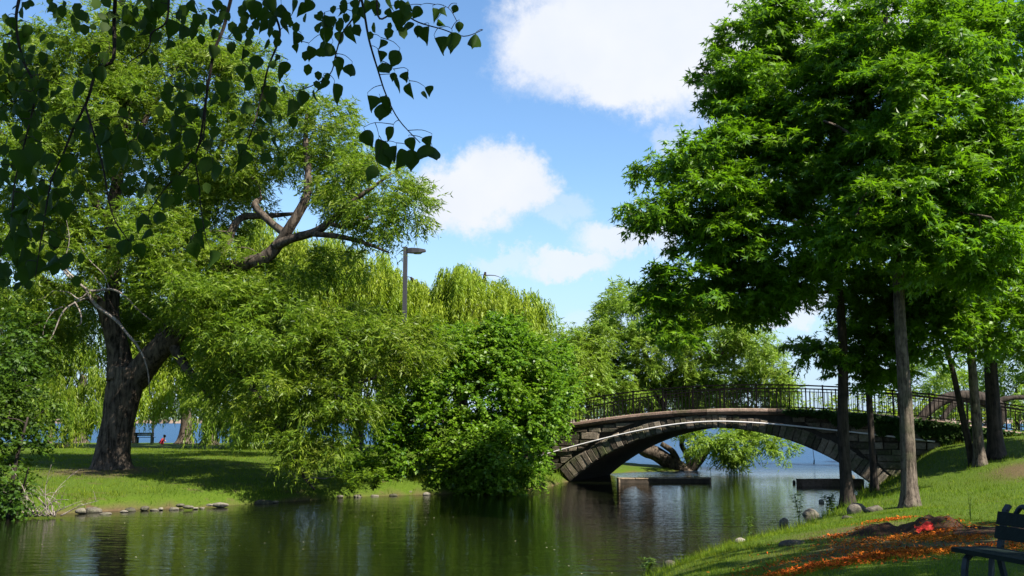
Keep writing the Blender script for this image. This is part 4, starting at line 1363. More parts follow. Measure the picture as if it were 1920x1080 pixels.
for (px, py, Y, lab, lobes) in [
    (1905, 800, 60, 'light green willow far right beyond the end of the bridge', [(1890, 690, 60, 40, 60, 2.2), (1930, 650, 60, 50, 60, 2.4), (1910, 740, 59, 45, 34, 2), (1960, 700, 60, 50, 60, 2)]),
    (1735, 790, 66, 'thin pale willow behind the arching bough', [(1745, 700, 66, 45, 34, 1.6), (1710, 735, 66, 40, 20, 1.4), (1790, 720, 66, 40, 30, 1.5)])]:
    p = at(px, py, Y)
    g = Vector((p.x, p.y, hr(p.x, p.y) - .1))
    make_tree('lakeside_willow', lab, 'tree', g, [([g, g + Vector((0, 0, 2)), g + Vector((.2, 0, 4.2))], [.25, .2, .1], .3, 10)], [], lobes,
              T_SLIM, 'far_willow', 'dark_bark', .30, 1.5, .5, 22, .6, .8, .8, 10, 'willow', 'willows beyond the bridge end', .05)

# ------------------------------------------------------------------ the tree overhead, whose branches hang into view
OB = Vector((2.6, -4.8, hr(2.6, -4.8) - .1))
over = tag(empty('overhanging_tree', OB), 'shade tree whose dark leafy twigs hang down across the top left of the view', 'tree')
b = MB()
trunk_tube(b, [OB, OB + Vector((.1, .1, 2)), OB + Vector((-.1, .3, 4)), OB + Vector((0, .5, 7.5))], [.42, .36, .32, .2], 18, .4, .06, 2)
b.build('trunk', M['linden_bark'], over, True, OB)
over_limbs = [
    ([OB + Vector((0, .2, 3.6)), Vector((1.2, -2.6, 6.2)), Vector((-.3, .2, 6.9)), Vector((-1.2, 2.6, 6.9)), Vector((-1.7, 3.9, 6.4))], [.18, .15, .12, .09, .05]),
    ([OB + Vector((0, .3, 4.2)), Vector((.6, -1.6, 7.2)), Vector((.2, 1.4, 7.6)), Vector((-.3, 3.3, 6.9))], [.16, .12, .09, .05]),
    ([OB + Vector((0, .3, 4.6)), Vector((4.6, -1.5, 7.6)), Vector((7.2, 1.8, 8.6)), Vector((9.5, 4.2, 9.2))], [.18, .14, .10, .05]),
    ([OB + Vector((0, .3, 5.2)), Vector((4.2, -4.6, 8.6)), Vector((8.2, -4.0, 9.6))], [.15, .10, .05]),
]
for pts, rad in over_limbs:
    b = MB()
    b.tube(spline(pts, 6), lerp_list(rad, 6), 9, True, .04)
    b.build('limb', M['linden_bark'], over, True, OB)
# crown above and behind the camera
ol = [(np.array((4.5, -1.5, 10.0)), np.array((5.5, 4.5, 2.6))), (np.array((9.5, 1.8, 10.4)), np.array((4.6, 4.0, 2.2))), (np.array((1.2, 1.0, 9.2)), np.array((3.6, 3.0, 1.6))), (np.array((9.0, -4, 10)), np.array((4, 4, 2.4))),
      (np.array((-.8, 1.2, 8.2)), np.array((2.2, 1.8, 1.0))), (np.array((12.2, 4.6, 11.2)), np.array((3.0, 2.6, 1.6))), (np.array((4.6, 2.6, 9.2)), np.array((3.0, 2.0, 1.4)))]
C, D = clump_centres(ol, .6, .3)
tw = MB()
grow_limbs_on(tw, over_limbs, C, .06, .6)
q = tw.build('branchwork', M['linden_bark'], over, True, OB)
q['kind'] = 'stuff'
P, X, Nn = foliage(C, D, 8, .8, .5, .6, 8, 'round')
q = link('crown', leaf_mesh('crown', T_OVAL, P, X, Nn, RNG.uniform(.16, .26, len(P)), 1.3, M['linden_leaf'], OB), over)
q['kind'] = 'stuff'
print('overhead leaves', len(P))


SH = Vector((16.0, 10.0, hr(16.0, 10.0) - .1))
shade = tag(empty('shade_tree', SH), 'broad shade tree outside the view, right of the bench', 'tree')
b = MB()
trunk_tube(b, [SH, SH + Vector((.1, .1, 3)), SH + Vector((-.1, .2, 6)), SH + Vector((.1, .1, 9.5))], [.36, .30, .24, .12], 16, .4, .06, 4)
b.build('trunk', M['dark_bark'], shade, True, SH)
sl_ = [(np.array((13.0, 8.0, 11.0)), np.array((4.2, 3.6, 1.8))), (np.array((11.5, 11.0, 10.6)), np.array((3.0, 2.4, 1.5))), (np.array((15.5, 11.6, 10.8)), np.array((3.4, 2.2, 1.8))), (np.array((17.5, 7.0, 11.0)), np.array((3.6, 3.6, 2.0))), (np.array((9.6, 7.6, 10.2)), np.array((2.0, 2.4, 1.2)))]
C, D = clump_centres(sl_, .5, .3)
tw = MB()
grow_limbs_on(tw, [([SH + Vector((0, 0, 4)), SH + Vector((0, .1, 7)), SH + Vector((0, 0, 9.5))], [.26, .2, .12])], C, .08, .7)
q = tw.build('branchwork', M['dark_bark'], shade, True, SH)
q['kind'] = 'stuff'
P, X, Nn = foliage(C, D, 8, .8, .5, .6, 8, 'round')
q = link('crown', leaf_mesh('crown', T_OVAL, P, X, Nn, RNG.uniform(.18, .28, len(P)), 1.3, M['oak_leaf'], SH), shade)
q['kind'] = 'stuff'


# leaves with a heart-shaped, toothed blade; four curls shared by all hanging leaves
def linden_leaf(curl, bend, seed):
    r_ = random.Random(seed)
    half_ = [(.0, .02), (.03, .16), (.10, .29), (.20, .375), (.32, .40), (.45, .37), (.58, .30), (.70, .215), (.80, .13), (.90, .055), (1.0, .0)]
    vs, fs = [], []
    for (u, wv_) in half_:
        tooth = r_.uniform(-.016, .016)
        for s in (-1, -.5, 0, .5, 1):
            x = s * (wv_ + (tooth if abs(s) == 1 else 0))
            y = curl * abs(x) ** 1.5 * 1.6 + bend * u * u - .035 * (1 - abs(s)) + r_.uniform(-.008, .008)
            vs.append((x, y, -.16 - u))
    for i in range(len(half_) - 1):
        for k in range(4):
            a = i * 5 + k
            fs.append((a, a + 1, a + 6, a + 5))
    m = MB()
    m.add(vs, fs)
    m.tube([(0, 0, 0), (.01, .01, -.08), (0, -.03, -.19)], .012, 5, False)
    return m.mesh('leaf', M['linden_leaf'], True)


LEAFS = [linden_leaf(.5, .25, 1), linden_leaf(.9, -.22, 2), linden_leaf(-.5, .35, 3), linden_leaf(.25, -.40, 4), linden_leaf(1.3, .1, 5)]
FY = 4.6
branches = [
    # (points in photo pixels with depth, radii)
    ([(250, -120, 4.4), (222, -40, 4.5), (214, 30, 4.6), (212, 110, 4.6), (182, 130, 4.6), (163, 190, 4.6), (138, 240, 4.6), (118, 290, 4.6), (96, 340, 4.5), (80, 430, 4.4), (66, 520, 4.4)], .012),
    ([(470, -130, 4.6), (440, -30, 4.7), (420, 50, 4.7), (402, 95, 4.7), (392, 150, 4.7), (384, 200, 4.7), (372, 275, 4.7), (345, 318, 4.6), (312, 350, 4.6), (280, 395, 4.6)], .011),
    ([(540, -120, 4.9), (518, -30, 4.9), (515, 20, 4.9), (525, 66, 4.9), (503, 126, 4.9), (488, 189, 4.9), (466, 263, 4.8), (440, 310, 4.8)], .009),
    ([(640, -110, 4.9), (672, -20, 4.9), (682, 20, 4.9), (692, 75, 4.9), (708, 130, 5.0), (724, 178, 5.0), (748, 225, 5.0), (788, 268, 5.0)], .009),
    ([(700, -100, 5.1), (706, -10, 5.1), (712, 35, 5.1), (745, 22, 5.2), (785, 42, 5.2), (830, 55, 5.2), (870, 68, 5.2), (905, 56, 5.2)], .007),
    ([(60, -110, 4.2), (40, -20, 4.2), (30, 40, 4.2), (42, 110, 4.2), (66, 170, 4.2), (48, 260, 4.2), (28, 340, 4.2), (20, 430, 4.2)], .009),
    ([(330, -110, 4.4), (318, -20, 4.5), (312, 40, 4.5), (284, 62, 4.5), (278, 90, 4.5), (240, 118, 4.5)], .008),
    ([(680, -90, 5.0), (676, -10, 5.0), (664, 30, 5.0), (642, 62, 5.0), (630, 100, 5.0), (618, 140, 5.0), (575, 165, 5.0), (545, 170, 4.9)], .006),
    ([(388, 150, 4.7), (382, 250, 4.7), (366, 290, 4.7), (372, 340, 4.7), (378, 400, 4.7), (385, 440, 4.7)], .004),
    ([(160, 200, 4.5), (190, 300, 4.4), (210, 400, 4.4), (240, 450, 4.4)], .005),
]
raw = []
c3 = [(1305, 260, 150), (1215, 280, 130), (1155, 215, 120), (1425, 245, 110), (1335, 160, 70), (1250, 75, 80), (1310, 55, 60), (1195, 90, 90), (1225, 140, 60), (1080, 75, 90), (1095, 190, 80), (1035, 170, 100), (985, 120, 130),
      (940, 80, 80), (1010, 110, 110), (855, 75, 60), (690, 200, 120), (630, 230, 90), (720, 110, 80), (540, 140, 110), (545, 215, 110), (545, 310, 130), (600, 400, 140), (690, 425, 110), (440, 320, 100), (375, 290, 60), (350, 235, 100),
      (400, 230, 60), (300, 410, 90), (255, 440, 110), (245, 350, 60), (130, 380, 110), (50, 330, 80), (40, 430, 90), (110, 480, 90), (225, 590, 110), (210, 660, 120), (75, 650, 120), (155, 740, 80), (200, 720, 90), (330, 650, 130),
      (400, 590, 110), (480, 580, 100), (515, 510, 110), (590, 560, 150), (355, 735, 80), (150, 840, 90), (240, 850, 80), (180, 950, 90), (260, 970, 80), (30, 900, 110), (870, 270, 90), (860, 340, 80), (900, 420, 120), (960, 350, 120),
      (985, 505, 100), (945, 460, 60), (1030, 460, 80), (1040, 540, 100), (1155, 550, 90), (1130, 570, 60), (800, 620, 120), (880, 680, 160), (890, 630, 120), (935, 800, 100), (800, 830, 120), (850, 890, 130), (900, 950, 150), (960, 920, 120),
      (1000, 950, 130), (1050, 960, 150), (1130, 920, 150), (1180, 930, 150), (1170, 850, 90), (1050, 860, 90), (810, 1030, 110), (60, 30, 70), (120, 60, 120), (150, 150, 110), (200, 140, 120), (300, 140, 120), (360, 50, 110), (400, 60, 100),
      (440, 40, 90), (230, 30, 120), (640, 75, 70), (650, 20, 60), (720, 30, 80), (790, 40, 90), (840, 40, 90), (760, 80, 90), (170, 90, 110), (90, 20, 100), (280, 70, 110), (920, 30, 90), (1050, 40, 80)]
raw += [(440 + x * .3148, y * .3148, l * .3148) for x, y, l in c3]
c1 = [(350, 50, 100), (450, 40, 80), (165, 60, 100), (210, 30, 80), (85, 170, 100), (60, 250, 90), (150, 285, 130), (200, 230, 110), (50, 350, 90), (165, 410, 100), (60, 430, 90), (110, 500, 90), (540, 650, 160), (490, 880, 150), (370, 690, 80),
      (410, 660, 90), (640, 510, 170), (740, 540, 140), (690, 360, 90), (760, 430, 110), (905, 240, 130), (1030, 240, 90), (1110, 440, 100), (1050, 440, 90), (1215, 330, 110), (1240, 210, 150), (1310, 230, 150), (1380, 240, 110), (1330, 160, 100),
      (1390, 50, 120), (1430, 150, 110), (1515, 155, 120), (1545, 250, 90), (1570, 45, 100), (1530, 380, 120), (1100, 120, 150), (1160, 60, 150), (1060, 160, 140), (900, 120, 120), (970, 80, 120), (1000, 30, 120), (1080, 30, 120), (1200, 710, 120), (1270, 700, 120),
      (1310, 640, 110), (1400, 640, 100), (1440, 650, 120), (1550, 730, 120), (1610, 650, 140), (1440, 820, 120), (1270, 890, 120), (1270, 1000, 120), (1350, 980, 110), (1380, 840, 120), (610, 940, 170), (250, 620, 120), (150, 640, 120), (280, 600, 110),
      (220, 720, 120), (190, 770, 110), (310, 770, 110), (120, 790, 110), (20, 840, 110), (110, 960, 120), (190, 900, 110), (250, 900, 100), (180, 850, 100), (270, 530, 100), (100, 640, 110), (700, 980, 140), (760, 1000, 130), (960, 950, 130),
      (1020, 960, 120), (1090, 980, 120), (230, 560, 110), (300, 680, 110), (160, 720, 110)]
raw += [(x * .2593, y * .2593, l * .2593) for x, y, l in c1]
c2 = [(120, 170, 150), (220, 140, 160), (170, 230, 140), (50, 300, 120), (10, 280, 120), (310, 180, 120), (360, 270, 100), (440, 200, 140), (570, 50, 120), (700, 60, 160), (790, 50, 150), (950, 50, 130), (880, 100, 110), (800, 160, 150), (700, 200, 150),
      (1150, 170, 170), (1040, 220, 110), (1080, 450, 120), (1160, 340, 140), (1265, 390, 120), (1350, 220, 150), (1420, 270, 140), (1360, 90, 100), (1240, 50, 140), (1560, 220, 120), (1590, 170, 150), (1035, 560, 110), (960, 570, 110), (960, 670, 100),
      (760, 660, 130), (820, 750, 130), (915, 770, 110), (850, 710, 110), (890, 600, 120), (1280, 620, 140), (1240, 730, 130), (1330, 700, 130), (1270, 770, 120), (1380, 830, 140), (130, 720, 160), (320, 860, 170), (230, 880, 150), (420, 830, 130),
      (160, 930, 130), (360, 500, 200), (330, 440, 150), (120, 490, 170), (170, 550, 150), (60, 620, 170), (300, 560, 160), (400, 520, 150), (20, 900, 150), (20, 950, 150), (350, 720, 100), (130, 800, 130), (60, 750, 140), (240, 420, 130), (100, 420, 140), (90, 560, 140), (180, 650, 130)]
raw += [(x * .287, 250 + y * .287, l * .287) for x, y, l in c2]
raw = raw[:290]
LR = random.Random(21)
bdat = []
for (pp_, r0) in branches:
    pts = [at(*q_) for q_ in pp_]
    if r0 > .0055:
        # carry the branch up to the nearest limb overhead
        best = min((p for l_, _ in over_limbs for p in spline(l_, 6)), key=lambda p: (p - pts[0]).length)
        pts = [best, best.lerp(pts[0], .5) + Vector((0, 0, .12))] + pts
    sp = spline(pts, 5)
    rr = [r0 * 1.1 + (.0022 - r0 * 1.1) * k / (len(sp) - 1) for k in range(len(sp))]
    m = MB()
    m.tube(sp, rr, 7, True, .06, 3)
    lo = 10 if r0 > .0055 else 0
    bdat.append({'mb': m, 'nodes': [Vector(p) for p in sp[lo:]], 'leaves': []})
for (px, py, ln) in raw:
    cand = []
    for bi, bd in enumerate(bdat):
        for nd in bd['nodes']:
            d0 = nd - Vector((0, 0, CAM_H))
            # compare directions, so that a leaf takes the depth of the twig it hangs from
            q_ = at(px, py - ln * .75, nd.y)
            cand.append(((q_ - nd).length + (.10 if q_.z > nd.z + .02 else 0), bi, nd))
    dist, bi, nd = min(cand, key=lambda c_: c_[0])
    Y = nd.y + LR.uniform(-.08, .08)
    size = 1.0 * min(ln, 44) / FPX * Y
    tilt = LR.gauss(0, .28)
    ctr = at(px, py, Y)
    yaw = LR.uniform(-1.0, 1.0) if LR.random() < .8 else LR.uniform(-1.5, 1.5)
    R = Matrix.Rotation(tilt, 4, 'Y') @ Matrix.Rotation(LR.uniform(-.35, .35), 4, 'X') @ Matrix.Rotation(yaw, 4, 'Z')
    top = ctr - (R @ Vector((0, 0, -.66 * size)))
    bd = bdat[bi]
    if dist > .015:
        a_ = nd
        mid = a_.lerp(top, .55) + Vector((LR.uniform(-.1, .1), LR.uniform(-.1, .1), .10)) * (top - a_).length
        sp = spline([a_, mid, top], 3)
        bd['mb'].tube(sp, [.0024 + (.0012 - .0024) * k / (len(sp) - 1) for k in range(len(sp))], 5, False)
        bd['nodes'] += [Vector(p) for p in sp[2:]]
    bd['leaves'].append((top, R, size))
for bd in bdat:
    bo = bd['mb'].build('branch', M['linden_bark'], over, True, OB)
    for (top, R, size) in bd['leaves']:
        lf = link('leaf', LR.choice(LEAFS), bo)
        lf.matrix_basis = Matrix.Translation(top - OB) @ R @ Matrix.Scale(size, 4)

PP = []
for (px, py, sx_, sy_, n) in ((40, 120, 45, 60, 16), (60, 200, 45, 60, 18), (40, 330, 45, 60, 16), (100, 360, 50, 50, 14), (50, 440, 45, 50, 14), (110, 470, 40, 40, 8), (210, 30, 60, 40, 10), (290, 30, 60, 40, 16), (470, 50, 50, 60, 14),
                              (590, 60, 50, 60, 10), (215, 300, 60, 50, 14), (340, 200, 60, 70, 14), (480, 190, 50, 60, 10), (740, 40, 60, 30, 8), (30, 60, 60, 60, 14), (140, 20, 60, 25, 10), (420, 30, 60, 30, 12), (620, 25, 60, 25, 10), (20, 480, 40, 50, 12), (180, 260, 60, 60, 12), (370, 300, 50, 60, 10)):
    for _ in range(int(n * 1.5)):
        PP.append(at(px + LR.gauss(0, .6) * sx_, py + LR.gauss(0, .6) * sy_, 4.75 + LR.uniform(-.25, .45)))
PP = np.array([tuple(v) for v in PP])
n = len(PP)
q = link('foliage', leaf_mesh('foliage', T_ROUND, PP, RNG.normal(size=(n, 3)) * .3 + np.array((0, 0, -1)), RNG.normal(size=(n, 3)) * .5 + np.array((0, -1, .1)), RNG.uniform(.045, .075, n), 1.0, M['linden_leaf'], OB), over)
q['kind'] = 'stuff'

# ------------------------------------------------------------------ street lamp
lb = at(757, 700, 45)
lb = Vector((lb.x, 45, hl(lb.x, 45) - .1))
lamp = tag(empty('street_lamp', lb), 'dark grey square lamp post with a flat shoebox head above the trees', 'street lamp')
ptop = at(759, 463, 45)
b = MB()
b.box((0, 0, (ptop.z - lb.z) / 2), (.19, .19, ptop.z - lb.z))
b.build('pole', M['lamp'], lamp)
b = MB()
hz = ptop.z - lb.z - .19
vs, fs = [], []
prof = [(.10, .13, .12), (.30, .17, .13), (.62, .17, .11), (.88, .13, .07), (.93, .11, .05)]
for (x, hw, hh) in prof:
    vs += [(x, -hw, hz - hh * .9 + .02), (x, hw, hz - hh * .9 + .02), (x, hw, hz + hh), (x, -hw, hz + hh)]
for k in range(len(prof) - 1):
    for j in range(4):
        fs.append((4 * k + j, 4 * k + (j + 1) % 4, 4 * k + 4 + (j + 1) % 4, 4 * k + 4 + j)[::-1])
fs += [(0, 1, 2, 3), tuple(range(16, 20))[::-1]]
b.add(vs, fs)
b.build('lamp_head', M['lamp'], lamp)
b = MB()
vs = []
for k in range(12):
    a = 2 * PI * k / 12
    vs.append((.55 + .24 * math.cos(a), .13 * math.sin(a), hz - .075))
for k in range(12):
    a = 2 * PI * k / 12
    vs.append((.55 + .16 * math.cos(a), .08 * math.sin(a), hz - .145))
b.add(vs, [(k, (k + 1) % 12, 12 + (k + 1) % 12, 12 + k) for k in range(12)] + [tuple(range(12, 24))])
b.build('lens', M['lens'], lamp)

# ------------------------------------------------------------------ benches
# near bench: end-on to the camera, facing the water
be = on_z(1783, 1024, 1.86)
ax = Vector((.26, -.966, 0))
gz = hr(be.x + .5, be.y - .8) - .06
bench = tag(empty('park_bench', (be.x, be.y, gz), math.atan2(ax.y, ax.x)), 'dark green plank park bench on the shaded lawn, seen end-on', 'bench', )
# local x runs along the bench towards the camera, local y towards the backrest (right)
LB_ = 2.3
for k in range(3):
    b = MB()
    b.box((LB_ / 2, .058 + .130 * k, .435), (LB_, .118, .038))
    b.build('seat_slat', M['bench_wood'], bench)
RX = Matrix.Rotation(math.radians(-14), 3, 'X')
for k in range(2):
    b = MB()
    b.box((LB_ / 2 + .02, .435 + .030 * k, .575 + .120 * k), (LB_ - .06, .032, .112), RX)
    b.build('back_slat', M['bench_wood'], bench)
for xx in (.09, 1.18, 2.2):
    fr = MB()
    # bent iron: front leg, seat bearer, rear leg, back upright
    def flat(pts, w_=.05, th=.022):
        for p, q_ in zip(pts[:-1], pts[1:]):
            d = Vector((0, q_[0] - p[0], q_[1] - p[1]))
            ang = math.atan2(d.z, d.y)
            c_ = ((xx), (p[0] + q_[0]) / 2, (p[1] + q_[1]) / 2)
            fr.box(c_, (w_, d.length + .012, th), Matrix.Rotation(ang, 3, 'X'))
    flat([(.02, -.06), (.045, .12), (.055, .28), (.075, .36), (.12, .398), (.25, .405), (.40, .400)], .055, .03)
    flat([(.52, -.06), (.47, .14), (.42, .36), (.435, .46), (.475, .62), (.510, .76), (.545, .80)], .055, .03)
    flat([(.30, -.06), (.32, .2), (.34, .39)], .045, .026)
    fr.build('frame', M['bench_iron'], bench)
b = MB()
vs = []
b.tube([(.55, .655 + .03 * math.sin(k / 10 * PI), .90 + .10 * math.sin(k / 10 * PI)) if False else (.22 + .17 * k / 10, .505, .745 + .065 * math.sin(k / 10 * PI)) for k in range(11)], .022, 8)
b.build('back_bracket', M['bench_iron'], bench, True)

# far bench beside the lake, between two tall posts
c = at(270, 828, 77)
gz = hl(c.x, c.y)
fb = tag(empty('lakeside_bench', (c.x, c.y, gz), 0), 'small dark bench facing the lake at the back of the island', 'bench')
for k in range(2):
    b = MB()
    b.box((0, -.10, .62 + .13 * k), (1.55, .04, .115))
    b.build('back_slat', M['bench_wood'], fb)
for k in range(3):
    b = MB()
    b.box((0, .06 + .13 * k, .45), (1.5, .11, .04))
    b.build('seat_slat', M['bench_wood'], fb)
for s in (-1, 1):
    b = MB()
    b.box((s * .58, -.06, .37), (.13, .08, .78))
    b.box((s * .58, .32, .21), (.10, .08, .46))
    b.build('leg', M['bench_wood'], fb)
for (px, wd_, lab) in ((250, .20, 'thick dark post left of the small lakeside bench'), (286, .12, 'thin dark post right of the small lakeside bench')):
    p = at(px, 826, 78.5)
    b = MB()
    zt = at(px, 740, 78.5).z
    g = hl(p.x, p.y) - .1
    b.box((0, 0, (zt - g) / 2), (wd_, wd_, zt - g))
    b.box((0, 0, zt - g + .04), (wd_ * 1.3, wd_ * 1.3, .08))
    b.box((0, 0, .10), (wd_ * 1.4, wd_ * 1.4, .2))
    o = b.build('wooden_post', M['dark_bark'])
    o.location = (p.x, p.y, g)
    tag(o, lab, 'post', 'posts by the lakeside bench')

# ------------------------------------------------------------------ small child in red on the island lawn
c = at(303, 836, 70)
gz = hl(c.x, c.y)
child = tag(empty('person', (c.x, c.y, gz)), 'small dark-haired child in a red dress bending down on the island lawn', 'person')
joints = {'pelvis': (0, 0, .30), 'spine': (.05, -.02, .42), 'chest': (.12, -.03, .53), 'neck': (.17, -.03, .60), 'head': (.21, -.03, .69), 'crown': (.22, -.03, .76),
          'kneeL': (.05, -.10, .18), 'footL': (0, -.09, .02), 'kneeR': (-.02, .08, .17), 'footR': (-.07, .08, .02), 'shL': (.13, -.12, .54), 'elL': (.20, -.15, .42), 'haL': (.28, -.12, .31),
          'shR': (.12, .06, .54), 'elR': (.18, .10, .42), 'haR': (.27, .08, .30), 'toeL': (.08, -.09, .02), 'toeR': (.01, .08, .02)}
rad = {'pelvis': .085, 'spine': .08, 'chest': .085, 'neck': .04, 'head': .085, 'crown': .06, 'kneeL': .045, 'footL': .03, 'kneeR': .045, 'footR': .03, 'shL': .04, 'elL': .028, 'haL': .025, 'shR': .04, 'elR': .028, 'haR': .025, 'toeL': .025, 'toeR': .025}
names = list(joints)
eds = [('pelvis', 'spine'), ('spine', 'chest'), ('chest', 'neck'), ('neck', 'head'), ('head', 'crown'), ('pelvis', 'kneeL'), ('kneeL', 'footL'), ('footL', 'toeL'), ('pelvis', 'kneeR'), ('kneeR', 'footR'), ('footR', 'toeR'),
       ('chest', 'shL'), ('shL', 'elL'), ('elL', 'haL'), ('chest', 'shR'), ('shR', 'elR'), ('elR', 'haR')]
me = bpy.data.meshes.new('body')
me.from_pydata([joints[n_] for n_ in names], [(names.index(a), names.index(b_)) for a, b_ in eds], [])
me.materials.append(M['skin'])
bo = link('body', me, child)
md = bo.modifiers.new('skin', 'SKIN')
for i, n_ in enumerate(names):
    sv = me.skin_vertices[0].data[i]
    sv.radius = (rad[n_], rad[n_])
    sv.use_root = (i == 0)
ms = bo.modifiers.new('sub', 'SUBSURF')
ms.levels = 1
ms.render_levels = 2
b = MB()
b.tube([(.15, -.03, .58), (.11, -.03, .50), (.05, -.02, .40), (-.01, -.01, .28), (-.04, -.01, .20)], [.075, .115, .115, .15, .19], 14)
b.build('dress', M['child_red'], child, True)
b = MB()
b.tube([(.16, -.03, .66), (.19, -.03, .72), (.215, -.03, .77), (.225, -.03, .80)], [.085, .105, .09, .03], 12)
b.build('hair', M['hair'], child, True)


# ------------------------------------------------------------------ stones
def rock_mesh(seed, s, mat):
    bm = bmesh.new()
    bmesh.ops.create_icosphere(bm, subdivisions=3, radius=1)
    r_ = np.random.default_rng(seed)
    pl = [(Vector(r_.normal(size=3)).normalized(), r_.uniform(.62, .95)) for _ in range(9)]
    for v in bm.verts:
        for nrm, d in pl:
            k = v.co.dot(nrm)
            if k > d:
                v.co -= nrm * (k - d) * .85
        v.co *= 1 + .05 * math.sin(v.co.x * 7 + seed) * math.sin(v.co.y * 6 + 2 * seed) + .02 * math.sin(v.co.z * 19 + v.co.x * 13)
        v.co = Vector((v.co.x * s[0], v.co.y * s[1], v.co.z * s[2]))
    me = bpy.data.meshes.new('stone')
    bm.to_mesh(me)
    bm.free()
    me.polygons.foreach_set('use_smooth', [True] * len(me.polygons))
    me.materials.append(mat)
    return me


def rock(loc, s, seed, label, group=None, rz=0):
    o = link('stone', rock_mesh(seed, s, M['rock']))
    o.location = loc
    o.rotation_euler = (0, 0, rz)
    return tag(o, label, 'stone', group)


row = [(32, 962, 30), (60, 958, 22), (150, 960, 24), (170, 958, 30), (200, 960, 25), (228, 958, 16), (241, 956, 24), (266, 955, 20), (285, 955, 14), (303, 953, 12), (320, 954, 18), (333, 950, 15), (349, 954, 17), (368, 951, 13), (379, 950, 13),
       (390, 949, 12), (411, 948, 28), (434, 942, 20), (467, 939, 20), (491, 941, 32), (515, 940, 16), (532, 936, 22), (566, 934, 20), (600, 932, 22), (636, 931, 18), (668, 930, 20), (700, 928, 18), (722, 923, 19), (737, 927, 14), (768, 925, 20), (800, 925, 16), (1022, 905, 16), (1040, 900, 18)]
ords = 'first second third fourth fifth sixth seventh eighth ninth tenth eleventh twelfth thirteenth fourteenth fifteenth sixteenth seventeenth eighteenth nineteenth'.split()
special = {0: 'pale stone in the water at the foot of the dead brush', 16: 'long flat stone at the end of the sunlit grass along the island shore', 19: 'long low dark stone on the shaded island shore under the hanging willow sprays',
           27: 'bright white-grey stone on the waterline left of the big round shrub', 31: 'brown stone at the waterline against the left foot of the bridge', 32: 'grey stone tucked under the shrub against the left foot of the bridge'}
k1 = k2 = 0
for i, (px, py, wpx) in enumerate(row):
    p = on_z(px, py, .06)
    w_ = wpx / FPX * p.y
    if i in special:
        lab = special[i]
    elif px < 420:
        lab = ords[k1] + ' stone right of the dead brush along the sunlit island waterline'
        k1 += 1
    else:
        lab = ords[k2] + ' stone right of the sunlit grass along the shaded island waterline'
        k2 += 1
    p.y += random.uniform(-.1, .35)
    p.z = random.uniform(-.02, .10)
    rock(p, (w_ * random.uniform(.42, .62), w_ * random.uniform(.3, .5), w_ * random.uniform(.16, .30)), 100 + i, lab, 'stones along the island waterline', random.uniform(-.3, .3))
for (px, py, wpx, hf, lab) in [
    (1606, 962, 42, .45, 'big rounded grey boulder at the foot of the dark oak trunk'),
    (1640, 958, 40, .30, 'dark low boulder in the shade between the two front oak trunks'),
    (1590, 972, 26, .22, 'small flat pale stone in the grass below the rounded boulder'),
    (1488, 1021, 56, .16, 'long flat pale stone sunk into the lawn'),
    (1388, 1016, 22, .35, 'grey stone at the water edge below the tall weed'),
    (1256, 1061, 26, .40, 'brown stone lying in the shallow water at the bottom edge'),
    (1470, 982, 18, .7, 'dark upright stone in the water beside the leggy weed'),
    (1520, 964, 34, .30, 'dark flat stone on the shore right of the leggy weed'),
    (1540, 941, 10, .5, 'small dark stone showing above the water near the oak'),
    (1489, 905, 6, .8, 'tiny dark stone in the water off the end of the short boom'),
    (1736, 1000, 22, .35, 'pale grey stone lying on the soil mound'),
    (1600, 1049, 24, .22, 'flat pale stone in the shaded grass below the orange chips'),
    (1668, 1045, 14, .4, 'small dark brown stone in the shaded grass by the orange chips'),
    (1598, 896, 10, .6, 'small pale stone on the bank behind the dark oak trunk')]:
    p = ground_px(px, py, .4) if py > 940 else on_z(px, py, .05)
    if p.z < .02:
        p = on_z(px, py, .02)
    w_ = wpx / FPX * p.y
    rock(p, (w_ * .5, w_ * .42, w_ * hf), int(px), lab, None, random.uniform(-.4, .4))

# ------------------------------------------------------------------ soil mounds, orange chips, red cloth
def mound(px, py, rx, ry, h, seed, label):
    p = ground_px(px, py, .9)
    n = 44
    vs, fs = [], []
    xs = np.linspace(-1, 1, n)
    X, Y = np.meshgrid(xs, xs)
    R2 = np.hypot(X, Y) + .12 * hnoise(X, Y, 3.5, seed)
    R2 = np.maximum(R2, np.hypot(X, Y) * 1.02)
    Z = h * np.clip(1 - R2 ** 1.6, 0, None) * (1 + .26 * hnoise(X, Y, 5.0, seed + 1) + .10 * hnoise(X, Y, 14.0, seed + 2))
    Wx, Wy = X * rx, Y * ry
    G = h_right(Wx + p.x, Wy + p.y) - p.z
    V = np.stack([Wx, Wy, G + Z - .015], -1).reshape(-1, 3)
    i = (np.arange(n - 1)[:, None] * n + np.arange(n - 1)[None, :]).ravel()
    F = np.stack([i, i + 1, i + 1 + n, i + n], -1)
    zr = Z.ravel()[F].max(axis=1)
    F = F[zr > .004]
    o = link('soil_mound', np_mesh('soil_mound', V, F, M['soil'], True))
    o.location = p
    tag(o, label, 'soil mound', 'soil mounds on the lawn')
    return p


